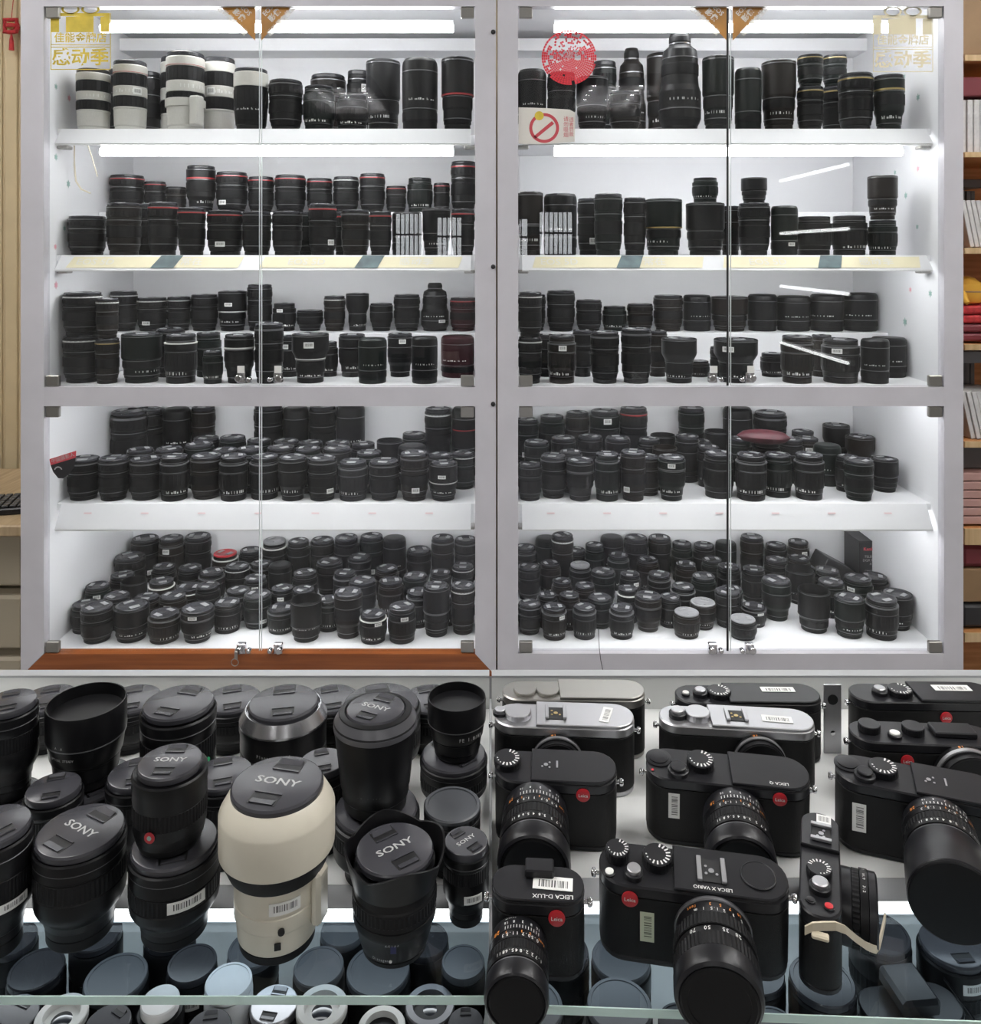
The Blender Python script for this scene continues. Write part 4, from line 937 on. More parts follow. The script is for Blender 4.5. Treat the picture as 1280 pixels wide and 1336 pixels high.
CR = counter('right', .0014, .62, (.6085, .583), .694, 'glass display counter holding red-dot cameras')
obj('divider', boxmesh('divider', 'counter_grey', -.0012, .0012, .60, YBK, ZL, ZT+.012), CL)

def lathe_obj(name, m_, prof, parent, R=1.0, Hh=1.0, seg=56, g=None, loc=(0,0,0), rot=(0,0,0), sharp=28):
    s = MB(); s.lathe([(r*R, z*Hh) for r, z in prof], seg, gear=g); return obj(name, s.mesh(name, m_, sharp=sharp), parent, loc, rot)
def clip_cap(parent, R, z, ang, text='SONY', m_='cap_slate', tilt=0.0):
    """pinch-type front cap with two finger clips and raised lettering"""
    c = lathe_obj('front_cap', m_, [(R*.94, 0), (R*.99, .0008), (R, .002), (R, .0048), (R*.965, .0064), (R*.93, .0068)], parent, 1, 1, 64, loc=(0, 0, z), rot=(0, 0, ang))
    zt = .0068
    for sg in (-1, 1):
        s = MB(); w, y0, y1 = R*.33, R*.40, R*.80
        pts = [(-w, sg*y0), (w, sg*y0), (w*.95, sg*y1), (-w*.95, sg*y1)]
        if sg < 0: pts = pts[::-1]
        s.loft([[(x, y, zt-.0006) for x, y in pts], [(x, y, zt+.0002) for x, y in pts]])
        k = obj('clip_slot', s.mesh('clip_slot', 'dark_hole'), c)
        s = MB(); w *= .84
        pts = [(-w, sg*R*.62, zt+.0003), (w, sg*R*.62, zt+.0003), (w*.95, sg*R*.79, zt+.0012), (-w*.95, sg*R*.79, zt+.0012)]
        low = [(x, y, zt) for x, y, z_ in pts]
        if sg < 0: pts, low = pts[::-1], low[::-1]
        s.loft([low, pts]); obj('clip_tab', s.mesh('clip_tab', m_), c)
        s = MB(); s.box(-w*1.12, w*1.12, min(sg*R*.385, sg*R*.43), max(sg*R*.385, sg*R*.43), zt-.0004, zt+.0009); obj('clip_rim', s.mesh('clip_rim', m_), c)
    if text:
        s = MB(); s.add_mesh(textmesh(text, R*.31, .016), basis((1, 0, 0), (0, 1, 0), (0, 0, zt+.0003)) @ Matrix.Diagonal((1.25, 1, 1, 1)))
        obj('lettering', s.mesh('lettering', 'print_grey'), c)
    return c
def barrel_text(parent, text, r, z, ang, size, m_='print_grey', up=(0, 0, 1), name='barrel_lettering'):
    """lettering wrapped on a barrel, each glyph tangent; ang 0 faces the viewer"""
    s = MB(); n = len(text); adv = size*.62/r
    for k, ch in enumerate(text):
        if ch == ' ': continue
        a = -PI/2 + ang + (k-(n-1)/2)*adv
        s.add_mesh(textmesh(ch, size, .01), basis((-math.sin(a), math.cos(a), 0), (0, 0, 1), ((r+.0003)*math.cos(a), (r+.0003)*math.sin(a), z)))
    return obj(name, s.mesh(name, m_), parent)
def sticker_on(parent, r, z, h, a, ang, tilt=0, m_='barcode_x'):
    s = arc_plate(r, 0, h, a, 6, .0005); return obj('price_sticker', s.mesh('price_sticker', m_), parent, (0, 0, z), (0, 0, ang))

def std_barrel(e, r, h, rings=True, seed=0):
    """common black mirrorless lens: rear cap, mount, barrel, ribbed ring, front rim"""
    lathe_obj('rear_cap', 'rubber', [(.70, 0), (.72, .015), (.72, .10), (.69, .11)], e, r, h)
    b = .50 + .06*(seed % 3)
    lathe_obj('barrel', 'barrel', [(.70, .112), (.735, .118), (.74, .19), (.77, .20), (.80, .27), (.93, .34), (.97, .38), (.985, .42), (.985, b-.01), (.97, b), (.97, b+.20), (.985, b+.21), (.985, .86), (1.0, .865), (1.0, .945), (.96, .96), (.95, .945), (.90, .94)], e, r, h)
    lathe_obj('focus_ring', 'rubber', [(.965, b+.01), (.992, b+.015), (.992, b+.185), (.965, b+.19)], e, r, h, 120, (1, 2, .985))
    if rings: lathe_obj('groove_ring', 'ring_grey', [(.98, .845), (.992, .848), (.992, .853), (.98, .856)], e, r, h)

TL = {}
def tray_lens(key, x, yt, w, yb, label, z=None, Y=None, name='camera_lens', group='large lenses on the glass counter'):
    Y = Y or TY(yb); z0 = ZT+.0003 if z is None else z
    r = w/2/F*Y; h = wz(yt, Y)-z0
    e = empty(name, (wx(x, Y), Y, z0)); tag(e, label, 'lens', group)
    TL[key] = (e, r, h, Y, z0); return e, r, h
# cream telephoto
e, r, h = tray_lens('A', 362, 1017, 148, 1222, 'cream telephoto lens with black band and clip cap, on the glass shelf')
lathe_obj('rear_cap', 'rubber', [(.62, 0), (.65, .01), (.66, .055), (.64, .06)], e, r, h)
lathe_obj('barrel', 'cream', [(.66, .061), (.68, .07), (.71, .20), (.735, .21), (.74, .215), (.74, .30), (.725, .305), (.725, .32), (.74, .325), (.735, .46)], e, r, h)
lathe_obj('black_band', 'rubber', [(.735, .461), (.84, .48), (.97, .585), (.97, .59)], e, r, h)
lathe_obj('hood_barrel', 'cream', [(.97, .591), (.995, .60), (1.0, .62), (1.0, .83), (.985, .845), (.84, .935), (.80, .945), (.78, .93)], e, r, h, 72)
clip_cap(e, r*.80, h-.0085, -.22)
s = MB(); s.bbox(r*.70, r*.90, -.009, .009, h*.16, h*.50, .003); obj('tripod_foot', s.mesh('tripod_foot', 'cream'), e, rot=(0, 0, -.25))
sticker_on(e, r*.742, h*.335, h*.075, .36, .42)
s = MB(); s.bbox(-.0025, .0025, -r*.72-.0012, -r*.70, h*.12, h*.16, .0004); obj('lock_slider', s.mesh('lock_slider', 'dark_hole'), e, rot=(0, 0, .25))
s = MB(); s.lathe([(.0026, 0), (.0026, .002), (.0015, .0025)], 12); obj('screw', s.mesh('screw', 'dark_hole'), e, (r*.735*math.sin(.33), -r*.735*math.cos(.33), h*.235), (PI/2, 0, .33))
# petal-hood lens
e, r, h = tray_lens('B', 515, 1104, 132, 1231, 'black lens with petal hood and clip cap, foremost on the glass shelf')
hb = h*.88
lathe_obj('rear_cap', 'rubber', [(.60, 0), (.63, .015), (.64, .06), (.62, .07)], e, r, hb)
lathe_obj('barrel', 'barrel', [(.62, .071), (.66, .085), (.72, .20), (.76, .33), (.80, .36), (.82, .40), (.82, .47), (.80, .475), (.80, .485), (.82, .49), (.82, .68), (.80, .70), (.80, .98), (.5, .98)], e, r, hb)
lathe_obj('focus_ring', 'rubber', [(.81, .53), (.832, .54), (.832, .66), (.81, .67)], e, r, hb, 120, (1, 2, .985))
def petal(r, z0, z1, th):
    s = MB(); n = 96; o0, o1, i1, i0 = [], [], [], []
    for k in range(n):
        a = 2*PI*k/n; c = math.cos(2*(a-.35)); 
        zt = z1 - (z1-z0)*.30*(1-abs(c))**.7
        q, w_ = math.cos(a), math.sin(a)
        o0.append((r*.83*q, r*.83*w_, z0)); o1.append((r*q, r*w_, zt)); i1.append(((r-th)*q, (r-th)*w_, zt)); i0.append(((r*.83-th)*q, (r*.83-th)*w_, z0))
    s.loft([i0, o0, o1, i1, i0], 0, True, False, False)
    return s
obj('petal_hood', petal(r, h*.70, h*1.06, .0016).mesh('petal_hood', 'barrel', sharp=50), e)
clip_cap(e, r*.765, h*.90, .62)
barrel_text(e, 'ZEISS', r*.79, hb*.355, .05, .0035, 'print_grey'); s = arc_plate(r*.765, 0, hb*.075, .07, 3, .0006); obj('blue_badge', s.mesh('blue_badge', mat('badge_blue', (.02, .02, .09), .4)), e, (0, 0, hb*.255), (0, 0, .08))
s = MB(); s.lathe([(.0011, 0), (.0011, .001)], 10); obj('mount_dot', s.mesh('mount_dot', 'print_white'), e, (r*.69*math.sin(.0), -r*.685*math.cos(.0), hb*.13), (PI/2, 0, 0))
barrel_text(e, 'Distagon', r*.70, hb*.14, -.28, .0026)
# plain black lenses in the first row
e, r, h = tray_lens('C', 105, 1077, 113, 1212, 'black lens with slanted clip cap, second from left in the first counter row'); std_barrel(e, r, h-.006, seed=1); clip_cap(e, r*.95, h-.0095, -.5)
e, r, h = tray_lens('F', -6, 1070, 88, 1232, 'black lens with price sticker at the far left of the glass shelf'); std_barrel(e, r, h-.006, seed=0); clip_cap(e, r*.95, h-.0095, .9, None); sticker_on(e, r*.99, h*.40, h*.07, .42, 1.05)
e, r, h = tray_lens('D', 228, 1092, 114, 1210, 'black lens with price sticker carrying a smaller lens on its cap'); std_barrel(e, r, h-.006, seed=0); clip_cap(e, r*.94, h-.0095, .3, None); sticker_on(e, r*.99, h*.50, h*.12, .42, .62)
zD = TL['D'][4]+TL['D'][2]-.0006
e, r, h = tray_lens('E', 222, 987, 94, 0, 'small black lens with red dot sticker, standing on a larger lens', z=zD, Y=TL['D'][3]); 
lathe_obj('barrel', 'barrel', [(.82, 0), (.84, .02), (.84, .08), (.90, .10), (.95, .22), (.97, .24), (.97, .62), (.985, .64), (.985, .78), (1.0, .80), (1.0, .93), (.96, .95), (.90, .94)], e, r, h-.006)
lathe_obj('focus_ring', 'rubber', [(.96, .36), (.985, .37), (.985, .58), (.96, .59)], e, r, h-.006, 120, (1, 2, .985)); clip_cap(e, r*.86, h-.0095, 0)
s = MB(); s.lathe([(.0042, 0), (.0042, .0006)], 20); q = obj('red_sticker', s.mesh('red_sticker', 'cap_red'), e, (-.005, -r*.985, h*.30), (PI/2, 0, -.16)); s = MB(); s.lathe([(.0018, 0), (.0018, .0003)], 14); obj('sticker_core', s.mesh('sticker_core', 'sticker_green'), q, (0, 0, .0006))
e, r, h = tray_lens('O', 608, 1092, 61, 1195, 'black lens with clip cap and price sticker beside the counter divider'); std_barrel(e, r, h-.006, seed=2); clip_cap(e, r*.95, h-.0095, .75); sticker_on(e, r*.99, h*.36, h*.10, .4, .35)
e, r, h = tray_lens('N', 590, 1037, 74, 1130, 'black lens topped by a flat grey rear cap, near the divider'); std_barrel(e, r, h-.008, seed=2)
q = lathe_obj('rear_lid', 'cap_grey', [(r*.90, 0), (r*1.0, .001), (r*1.0, .007), (r*.95, .008), (r*.86, .008), (r*.85, .0068), (r*.3, .0068)], e, 1, 1, 56, loc=(0, 0, h-.0155))
q.material_slots[0].link = 'OBJECT'; q.material_slots[0].material = mat('rear_lid_grey', (.075, .08, .09), .4)
# stacked second row
def stack(key, xlow, xup, Y, ylow, yup, wlow, wup, lab_low, lab_up, cap_up=True, text=None, seed=0, up_kind='std', capang=.0):
    e, r, h = tray_lens(key+'0', xlow, ylow, wlow, 0, lab_low, Y=Y); std_barrel(e, r, h-.006, seed=seed); clip_cap(e, r*.95, h-.0095, capang+.7, None)
    z = TL[key+'0'][4]+h-.0006
    e, r, h = tray_lens(key, xup, yup, wup, 0, lab_up, z=z, Y=Y)
    e.location.x = TL[key+'0'][0].location.x + (xup-xlow)/F*Y
    if up_kind == 'std':
        std_barrel(e, r, h-.006, seed=seed+1); clip_cap(e, r*.93, h-.0095, capang, text)
    elif up_kind == 'tube':
        lathe_obj('barrel', 'barrel', [(.74, 0), (.76, .02), (.76, .10), (.80, .12), (.84, .30), (.86, .31), (.86, .33), (.90, .36), (.96, .58), (.99, .60), (1.0, .64), (1.0, .97), (.985, 1.0), (.95, 1.0), (.93, .85), (.4, .84)], e, r, h)
        lathe_obj('groove_ring', 'ring_grey', [(.955, .572), (.99, .578), (.99, .588), (.96, .594)], e, r, h)
    elif up_kind == 'shoulder':
        lathe_obj('barrel', 'barrel', [(.70, 0), (.74, .02), (.76, .12), (.80, .14), (.80, .20), (.83, .23), (.90, .50), (.97, .74), (1.0, .80), (1.0, .86), (.86, .955), (.74, .965), (.70, .94)], e, r, h)
        lathe_obj('shoulder_ring', 'shoulder_slate', [(.99, .80), (1.005, .81), (1.005, .855), (.88, .948), (.87, .94)], e, r, h)
        clip_cap(e, r*.71, h-.0085, capang, text)
    return e, r, h
e, r, h = stack('G', 12, 12, .78, 1032, 910, 82, 70, 'black lens carrying another lens, leftmost of the counter second row', 'black lens with clip cap standing on another at the far left', seed=0, capang=.4)
e, r, h = stack('H', 120, 113, .80, 1012, 914, 104, 98, 'black lens under a tall hooded lens, left side of the counter', 'tall black hooded lens standing on another lens, left side of counter', up_kind='tube', seed=1)
s = MB()
for a in (-.35, -.18):
    s.add_mesh(textmesh('A', .003), basis((math.cos(a), math.sin(a), 0), (0, 0, 1), (math.sin(a)*r*1.003, -math.cos(a)*r*1.003, h*.64)))
obj('scale_marking', s.mesh('scale_marking', 'print_grey'), e); barrel_text(e, 'OPTICAL STEADY', r*.93, h*.47, -.25, .0028)
e, r, h = stack('K', 491, 490, .739, 1047, 920, 113, 108, 'wide black lens under a shouldered lens, behind the petal hood', 'black lens with broad grey shoulder ring and clip cap, standing on another', up_kind='shoulder', text='SONY', seed=2, capang=-.4)
barrel_text(e, 'FE 1.8/55', r*.83, h*.28, .0, .0042)
e, r, h = stack('M', 592, 596, .83, 978, 908, 88, 76, 'black lens under another one, back corner by the divider', 'black lens standing on another, back corner by the divider', up_kind='tube', seed=0)
barrel_text(e, 'FE 1.8/85', r*.99, h*.47, .55, .0045)
e, r, h = tray_lens('I', 233, 911, 95, 0, 'black lens with large clip cap in the counter back row, above the red-dotted one', Y=.82); std_barrel(e, r, h-.006, seed=1); clip_cap(e, r*.93, h-.0095, -.25, None)
s = MB(); s.lathe([(.0022, 0), (.0022, .001)], 12); obj('green_dot', s.mesh('green_dot', mat('dot_green', (.05, .5, .2), .4)), e, (r*.99*math.sin(1.2), -r*.99*math.cos(1.2), h*.52), (PI/2, 0, 1.2))
e, r, h = tray_lens('J', 370, 912, 112, 0, 'black lens with bright metal front rim, behind the cream telephoto', Y=.85)
lathe_obj('barrel', 'barrel', [(.72, 0), (.74, .02), (.74, .12), (.80, .14), (.88, .30), (.96, .34), (.98, .36), (.98, .52), (.96, .525), (.96, .535), (.98, .54), (.98, .70), (1.0, .74), (1.0, .80), (.9, .80)], e, r, h)
lathe_obj('front_rim', 'rim_silver', [(1.0, .801), (1.0, .82), (.86, .93), (.84, .93), (.82, .90)], e, r, h); clip_cap(e, r*.80, h-.0085, .2, None)
barrel_text(e, 'Planar 1.4/50', r*.985, h*.62, .0, .0042); barrel_text(e, '1.4 2 2.8', r*.985, h*.48, .15, .0034)
e, r, h = tray_lens('L', 497, 911, 104, 0, 'black lens at the counter back, behind the shouldered lens', Y=.875); std_barrel(e, r, h-.006, seed=0); clip_cap(e, r*.93, h-.0095, .3, None)
for key, x, lab in (('P', 62, 'black lens at the counter back, between the two stacked lenses'), ('Q', 172, 'black lens at the counter back, left of the green-dotted lens'), ('R', 303, 'black lens at the counter back, between green-dotted and metal-rimmed lenses'),
                    ('W', 432, 'black lens at the counter back, right of the metal-rimmed lens'), ('X', 561, 'black lens at the counter back, left of the divider corner stack')):
    e, r, h = tray_lens(key, x, 907, 78, 0, lab, Y=.93); std_barrel(e, r, h-.006, seed=1); clip_cap(e, r*.93, h-.0095, .3, None)

for key, x, yt, Y, w, lab in (('S', 178, 1003, .755, 76, 'black lens half hidden between the red-dotted stack and its left neighbour'), ('T', 291, 1003, .755, 80, 'black lens half hidden behind the cream telephoto, left side'),
                              ('U', 70, 1022, .735, 72, 'black lens half hidden behind the two leftmost first-row lenses'), ('V', 421, 988, .77, 64, 'black lens half hidden behind the cream telephoto, right side')):
    e, r, h = tray_lens(key, x, yt, w, 0, lab, Y=Y); std_barrel(e, r, h-.006, seed=2); clip_cap(e, r*.93, h-.0095, .3, None)

# lower shelf under the glass: generic small lenses seen from above
def relax2(L, x0, x1, y0, y1, fixed=()):
    for step in range(400):
        mv = 0
        for a in range(len(L)):
            for b in list(range(a+1, len(L))):
                p, q = L[a], L[b]; dx, dy = q['X']-p['X'], q['Y']-p['Y']; d = math.hypot(dx, dy) or 1e-6
                ov = (p['r']+q['r'])*1.02+.0005-d
                if ov > 0: mv = max(mv, ov); p['X'] -= dx/d*ov*.3; p['Y'] -= dy/d*ov*.3; q['X'] += dx/d*ov*.3; q['Y'] += dy/d*ov*.3
        for p in L: p['X'] = min(max(p['X'], x0+p['r']*1.02), x1-p['r']*1.02); p['Y'] = min(max(p['Y'], y0+p['r']), y1-p['r'])
        if mv < .0003: break
def low_lens(p):
    r, h, kind = p['r'], p['h'], p['kind']
    e = empty('camera_lens', (p['X'], p['Y'], ZL+.0004)); tag(e, p['label'], 'lens', 'lenses on the lower counter shelf')
    bm = 'translucent_white' if kind == 'pale' else 'barrel'
    lathe_obj('barrel', bm, [(.80, 0), (.82, .02), (.82, .12), (.88, .16), (.95, .30), (.97, .32), (.97, .60), (1.0, .63), (1.0, .90), (.96, .93), (.93, .92)], e, r, h-.004, 40)
    lathe_obj('grip_ring', 'rubber' if kind != 'pale' else 'white_plastic', [(.96, .36), (.99, .37), (.99, .56), (.96, .57)], e, r, h-.004, 72, (1, 2, .98))
    if kind in ('clip', 'silverclip'): clip_cap(e, r*.93, h-.009, p['ang'], None, 'cap_slate' if kind == 'clip' else 'silver_plate')
    elif kind in ('flat', 'white', 'pale', 'grey'):
        m_ = {'flat': 'cap_black', 'white': 'white_plastic', 'pale': 'translucent_white', 'grey': 'rear_lid_grey'}[kind]
        lathe_obj('flat_cap', m_, [(.90, 0), (.97, .03), (.97, .10), (.94, .12), (.85, .12), (.84, .11), (.3, .11)] if kind != 'white' else [(.75, 0), (.80, .02), (.80, .12), (.76, .14)], e, r, .06, 48, loc=(0, 0, h-.009))
    elif kind in ('ring', 'glass'):
        lathe_obj('mount_ring', 'ring_white' if kind == 'ring' else 'ring_grey', [(.72, 0), (.98, 0), (1.0, .02), (1.0, .10), (.96, .12), (.70, .12), (.66, .02)], e, r, .05, 48, loc=(0, 0, h-.010))
        lathe_obj('front_element', 'lens_glass', [(.70, 0), (.62, .05), (.40, .10), (.15, .125)], e, r, .04, 40, loc=(0, 0, h-.013))
    if p.get('marks'): barrel_text(e, '22 16 11 8 5.6 4 2.8', r*.985, h*.70, 0, .0034, name='scale_marking')
    if p.get('sticker'): sticker_on(e, r*1.0, h*.62, h*.14, .4, .2)
def lower(side, L):
    items = []
    for (x, yt, w, kind, label, *ex) in L:
        top = .602 + random.uniform(-.006, .006); Y = top*F/(yt-HY)
        items.append(dict(X=wx(x, Y), Y=Y, r=w/2/F*Y, h=HL-top, kind=kind, label=label, ang=random.uniform(-1, 1), marks='m' in ex, sticker='s' in ex))
    relax2(items, *((-.58, -.004) if side == 'left' else (.004, .58)), .54, .97)
    for p in items: low_lens(p)
lower('left', [
    (208, 1304, 60, 'white', 'lens with plain white round cap, under the glass edge'), (357, 1300, 66, 'silverclip', 'lens with shiny silver clip cap, under the glass edge'), (415, 1304, 66, 'ring', 'open lens with white mount ring, under the glass edge'),
    (308, 1282, 62, 'pale', 'pale translucent lens under the glass, beside the silver-capped one'), (250, 1252, 64, 'flat', 'black lens with white scale under the glass, below the sticker lens', 'm', 's'), (92, 1306, 64, 'ring', 'open lens with light rim, lower left under the glass edge'),
    (22, 1312, 72, 'clip', 'black lens in the lower left corner under the glass'), (142, 1330, 62, 'clip', 'black lens at the bottom edge left of the white-capped one'), (160, 1260, 80, 'grey', 'lens with broad dark flat cap under the glass, left half'),
    (490, 1258, 84, 'grey', 'lens with grey flat cap under the glass, behind the petal-hood lens'), (498, 1332, 62, 'ring', 'open lens with white rim at the bottom edge, right of the ringed one'), (566, 1300, 64, 'glass', 'open lens with glinting front glass under the glass edge'),
    (610, 1256, 58, 'grey', 'lens with grey cap under the glass beside the divider'), (60, 1258, 70, 'flat', 'black lens under the glass at far left, behind the corner one'), (425, 1250, 66, 'grey', 'lens with grey disc cap under the glass, right of the cream telephoto'),
    (275, 1332, 62, 'clip', 'black lens at the bottom edge below the pale one'), (615, 1330, 50, 'clip', 'black lens at the bottom edge beside the divider'), (440, 1222, 60, 'grey', 'lens with grey cap deep under the glass, centre'), (330, 1235, 66, 'grey', 'lens with grey cap deep under the cream telephoto'),
    (200, 1228, 66, 'flat', 'black lens deep under the glass, below the sticker lens stack'), (110, 1226, 66, 'flat', 'black lens deep under the glass, below the slanted-cap lens'), (550, 1226, 62, 'flat', 'black lens deep under the glass, behind the petal-hood lens'), (20, 1226, 62, 'flat', 'black lens deep under the glass at the far left')])
lower('right', [
    (738, 1238, 72, 'flat', 'black lens under the glass below the corner camera'), (690, 1308, 88, 'grey', 'lens with broad dark cap at lower left under the camera counter glass'), (805, 1250, 78, 'grey', 'lens with grey cap under the glass, below the foremost camera'), (808, 1302, 86, 'grey', 'lens with grey cap under the glass edge, left of the foremost camera lens', 's'),
    (985, 1262, 82, 'flat', 'black lens under the glass, right of the foremost camera lens', 'm'), (1070, 1275, 84, 'flat', 'black lens under the glass, below the narrow upright camera'), (1148, 1214, 76, 'flat', 'black lens with white scale under the glass, below the strap', 'm'),
    (1242, 1228, 84, 'clip', 'black lens with price sticker under the glass at far right', 's', 'm'), (890, 1332, 64, 'flat', 'black lens at the bottom edge under the foremost camera lens'), (1010, 1335, 60, 'grey', 'grey-capped lens at the bottom edge, centre of the camera counter')])

# ------------------------------------------------------------------ cameras on the right counter
def outline(w, d, r, n=7, x0=None):
    """rounded plan, front at y=0, back at y=d"""
    pts = []
    for cx_, cy_, a0 in ((w/2-r, r, -PI/2), (w/2-r, d-r, 0), (-w/2+r, d-r, PI/2), (-w/2+r, r, PI)):
        for k in range(n): a = a0+PI/2*k/(n-1); pts.append((cx_+r*math.cos(a), cy_+r*math.sin(a)))
    return pts
def slab_mesh(pts, z0, z1, b, name, m_):
    def ins(q):
        cx_ = sum(p[0] for p in pts)/len(pts); cy_ = sum(p[1] for p in pts)/len(pts)
        mx = max(abs(p[0]-cx_) for p in pts); my = max(abs(p[1]-cy_) for p in pts)
        return [(cx_+(x-cx_)*(1-q/mx), cy_+(y-cy_)*(1-q/my)) for x, y in pts]
    s = MB(); a = ins(b)
    s.loft([[(x, y, z0) for x, y in a], [(x, y, z0+b) for x, y in pts], [(x, y, z1-b) for x, y in pts], [(x, y, z1) for x, y in a]], smooth=True)
    return s.mesh(name, m_, sharp=30)
def dial(e, x, y, z, r, h, m_='camera_black', marks=True, name='dial', top='print_white'):
    d = lathe_obj(name, m_, [(r*.96, 0), (r, .0006), (r, h-.0008), (r*.93, h), (r*.3, h)], e, 1, 1, 48, (1, 2, .965), loc=(x, y, z))
    if marks:
        s = MB()
        for k in range(13):
            a = PI*1.05+k*.36; c, q = math.cos(a), math.sin(a)
            u = Vector((c, q, 0)); v = Vector((-q, c, 0)); o = u*r*.74 + Vector((0, 0, h+.0002))
            L, W = (r*.15, r*.055) if k > 2 else (r*.05, r*.05)
            s.poly([o-u*L-v*W, o+u*L-v*W, o+u*L+v*W, o-u*L+v*W], [(0, 1, 2, 3)])
        obj('dial_marks', s.mesh('dial_marks', top), d)
    return d
def ring_glyphs(parent, items, r, z, size, m_, name):
    """items (text, angle); axis of the lens is local z, tops of letters towards the front of the lens; angle 0 is on top of the barrel"""
    s = MB()
    for t, ang in items:
        n = len(t)
        for k, ch in enumerate(t):
            if ch == ' ': continue
            a = PI/2 + ang - (k-(n-1)/2)*size*.62/r*-1
            nx, ny = math.cos(a), math.sin(a)
            up = Vector((0, 0, 1)); nn = Vector((nx, ny, 0)); rt = up.cross(nn)
            s.add_mesh(textmesh(ch, size, .012), basis(rt, up, (nx*(r+.0003), ny*(r+.0003), z)))
    return obj(name, s.mesh(name, m_), parent)
def ring_ticks(parent, r, z, n, a0, a1, L, m_='print_white'):
    s = MB()
    for k in range(n):
        a = PI/2+a0+(a1-a0)*k/(n-1); w = .010
        s.poly([((r+.0003)*math.cos(a+q*w), (r+.0003)*math.sin(a+q*w), z+t*L) for q, t in ((-1, 0), (1, 0), (1, 1), (-1, 1))], [(3, 2, 1, 0)])
    return obj('scale_ticks', s.mesh('scale_ticks', m_), parent)
LENSROT = (PI/2, 0, 0)
def lens_on(e, ox, oz, r, L, kind):
    p = empty('lens', (ox, 0, oz)); p.parent = e; p.rotation_euler = LENSROT
    def seg(name, m_, prof, g=None, n=64): return lathe_obj(name, m_, prof, p, r, L, n, g)
    if kind == 'zoom':
        seg('lens_mount', 'ring_grey', [(.92, .001), (.93, .01), (.93, .05), (.90, .06)])
        seg('scale_ring', 'barrel', [(.88, .061), (.90, .065), (.92, .24), (.93, .25)])
        seg('focus_ring', 'rubber', [(.94, .251), (.97, .26), (.985, .43), (.96, .44)], (1, 2, .985), 120)
        seg('zoom_scale', 'barrel', [(.93, .441), (.94, .445), (.94, .54), (.93, .545)])
        seg('zoom_ring', 'rubber', [(.96, .546), (.99, .55), (.99, .73), (.96, .74)], (1, 2, .985), 120)
        seg('front_bezel', 'camera_black', [(.96, .741), (1.0, .745), (1.0, .93), (.97, .97), (.90, 1.0), (.87, .99)])
        seg('front_cap', 'rubber', [(.86, .95), (.86, 1.0), (.82, 1.015), (.70, 1.015), (.69, 1.005)])
        ring_glyphs(p, [(t, a) for t, a in (('5', -.75), ('3', -.5), ('2', -.25), ('1.5', 0), ('1', .28), ('m', .5))], r*.91, L*.19, .0034, 'print_white', 'distance_lettering')
        ring_glyphs(p, [(t, a) for t, a in (('10', -.7), ('7', -.42), ('5', -.16), ('3', .1), ('feet', .62))], r*.905, L*.12, .0034, 'print_orange', 'feet_lettering')
        ring_glyphs(p, [(t, a) for t, a in (('28', -.55), ('35', -.22), ('50', .22), ('70', .6))], r*.942, L*.492, .0042, 'print_white', 'zoom_lettering')
    elif kind in ('prime', 'hooded'):
        k = .62 if kind == 'hooded' else 1.0
        seg('lens_mount', 'camera_black', [(.88, .001), (.90, .01), (.93, .10*k), (.95, .22*k), (.95, .26*k), (.94, .265*k)])
        seg('distance_ring', 'barrel', [(.94, .27*k), (.95, .275*k), (.96, .40*k), (.94, .41*k)])
        seg('focus_ring', 'rubber', [(.93, .411*k), (.97, .42*k), (.97, .56*k), (.95, .57*k)], (1, 2, .985), 120)
        seg('aperture_ring', 'barrel', [(.95, .571*k), (.98, .58*k), (.98, .70*k), (.94, .71*k)])
        seg('groove_ring', 'ring_grey', [(.94, .711*k), (.955, .715*k), (.955, .73*k), (.94, .735*k)])
        if kind == 'prime':
            seg('front_bezel', 'camera_black', [(.94, .736), (.99, .75), (1.0, .93), (.96, .98), (.90, 1.0), (.86, .97)])
            seg('front_cap', 'rubber', [(.85, .93), (.85, .985), (.80, 1.0), (.7, 1.0)])
        else:
            seg('lens_hood', 'camera_black', [(.96, .736*k), (1.02, .50), (1.08, .80), (1.10, .975), (1.08, .985), (1.04, .98)])
            seg('front_cap', 'barrel', [(1.03, .95), (1.075, .987), (1.075, 1.0), (1.04, 1.01), (.6, 1.012)])
        ring_ticks(p, r*.955, L*.20*k, 13, -.75, .45, L*.05*k)
        ring_glyphs(p, [('16', -.72), ('8', -.45), ('2', -.15), ('8', .15), ('16', .42)], r*.957, L*.145*k, .0030, 'print_white', 'depth_lettering')
        ring_glyphs(p, [('0.5', -.6), ('0.7', -.28), ('1', .02), ('1.5', .26), ('3', .52)], r*.955, L*.345*k, .0036, 'print_white', 'distance_lettering')
        ring_glyphs(p, [('feet', -.9), ('2', -.42), ('3', -.13), ('5', .40)], r*.955, L*.305*k, .0030, 'print_orange', 'feet_lettering')
        ring_glyphs(p, [('28', .80)], r*.95, L*.24*k, .0046, 'print_orange', 'focal_lettering')
        ring_glyphs(p, [('1.7', -.75), ('2', -.5), ('2.8', -.22), ('4', .02), ('5.6', .24), ('8', .44), ('11', .62)], r*.982, L*.64*k, .0036, 'print_white', 'aperture_lettering')
        ring_glyphs(p, [('MACRO', .30)], r*.90, L*.06*k, .0026, 'print_white', 'macro_lettering')
    elif kind == 'compact':
        seg('lens_mount', 'camera_black', [(.94, .001), (.95, .02), (.95, .28), (.92, .29)])
        seg('focus_ring', 'rubber', [(.92, .291), (.96, .30), (.96, .50), (.92, .51)], (1, 2, .98), 96)
        seg('scale_ring', 'barrel', [(.94, .511), (1.0, .52), (1.0, .74), (.96, .75)])
        seg('front_bezel', 'camera_black', [(.94, .751), (.98, .76), (.98, .95), (.92, 1.0), (.80, 1.0)])
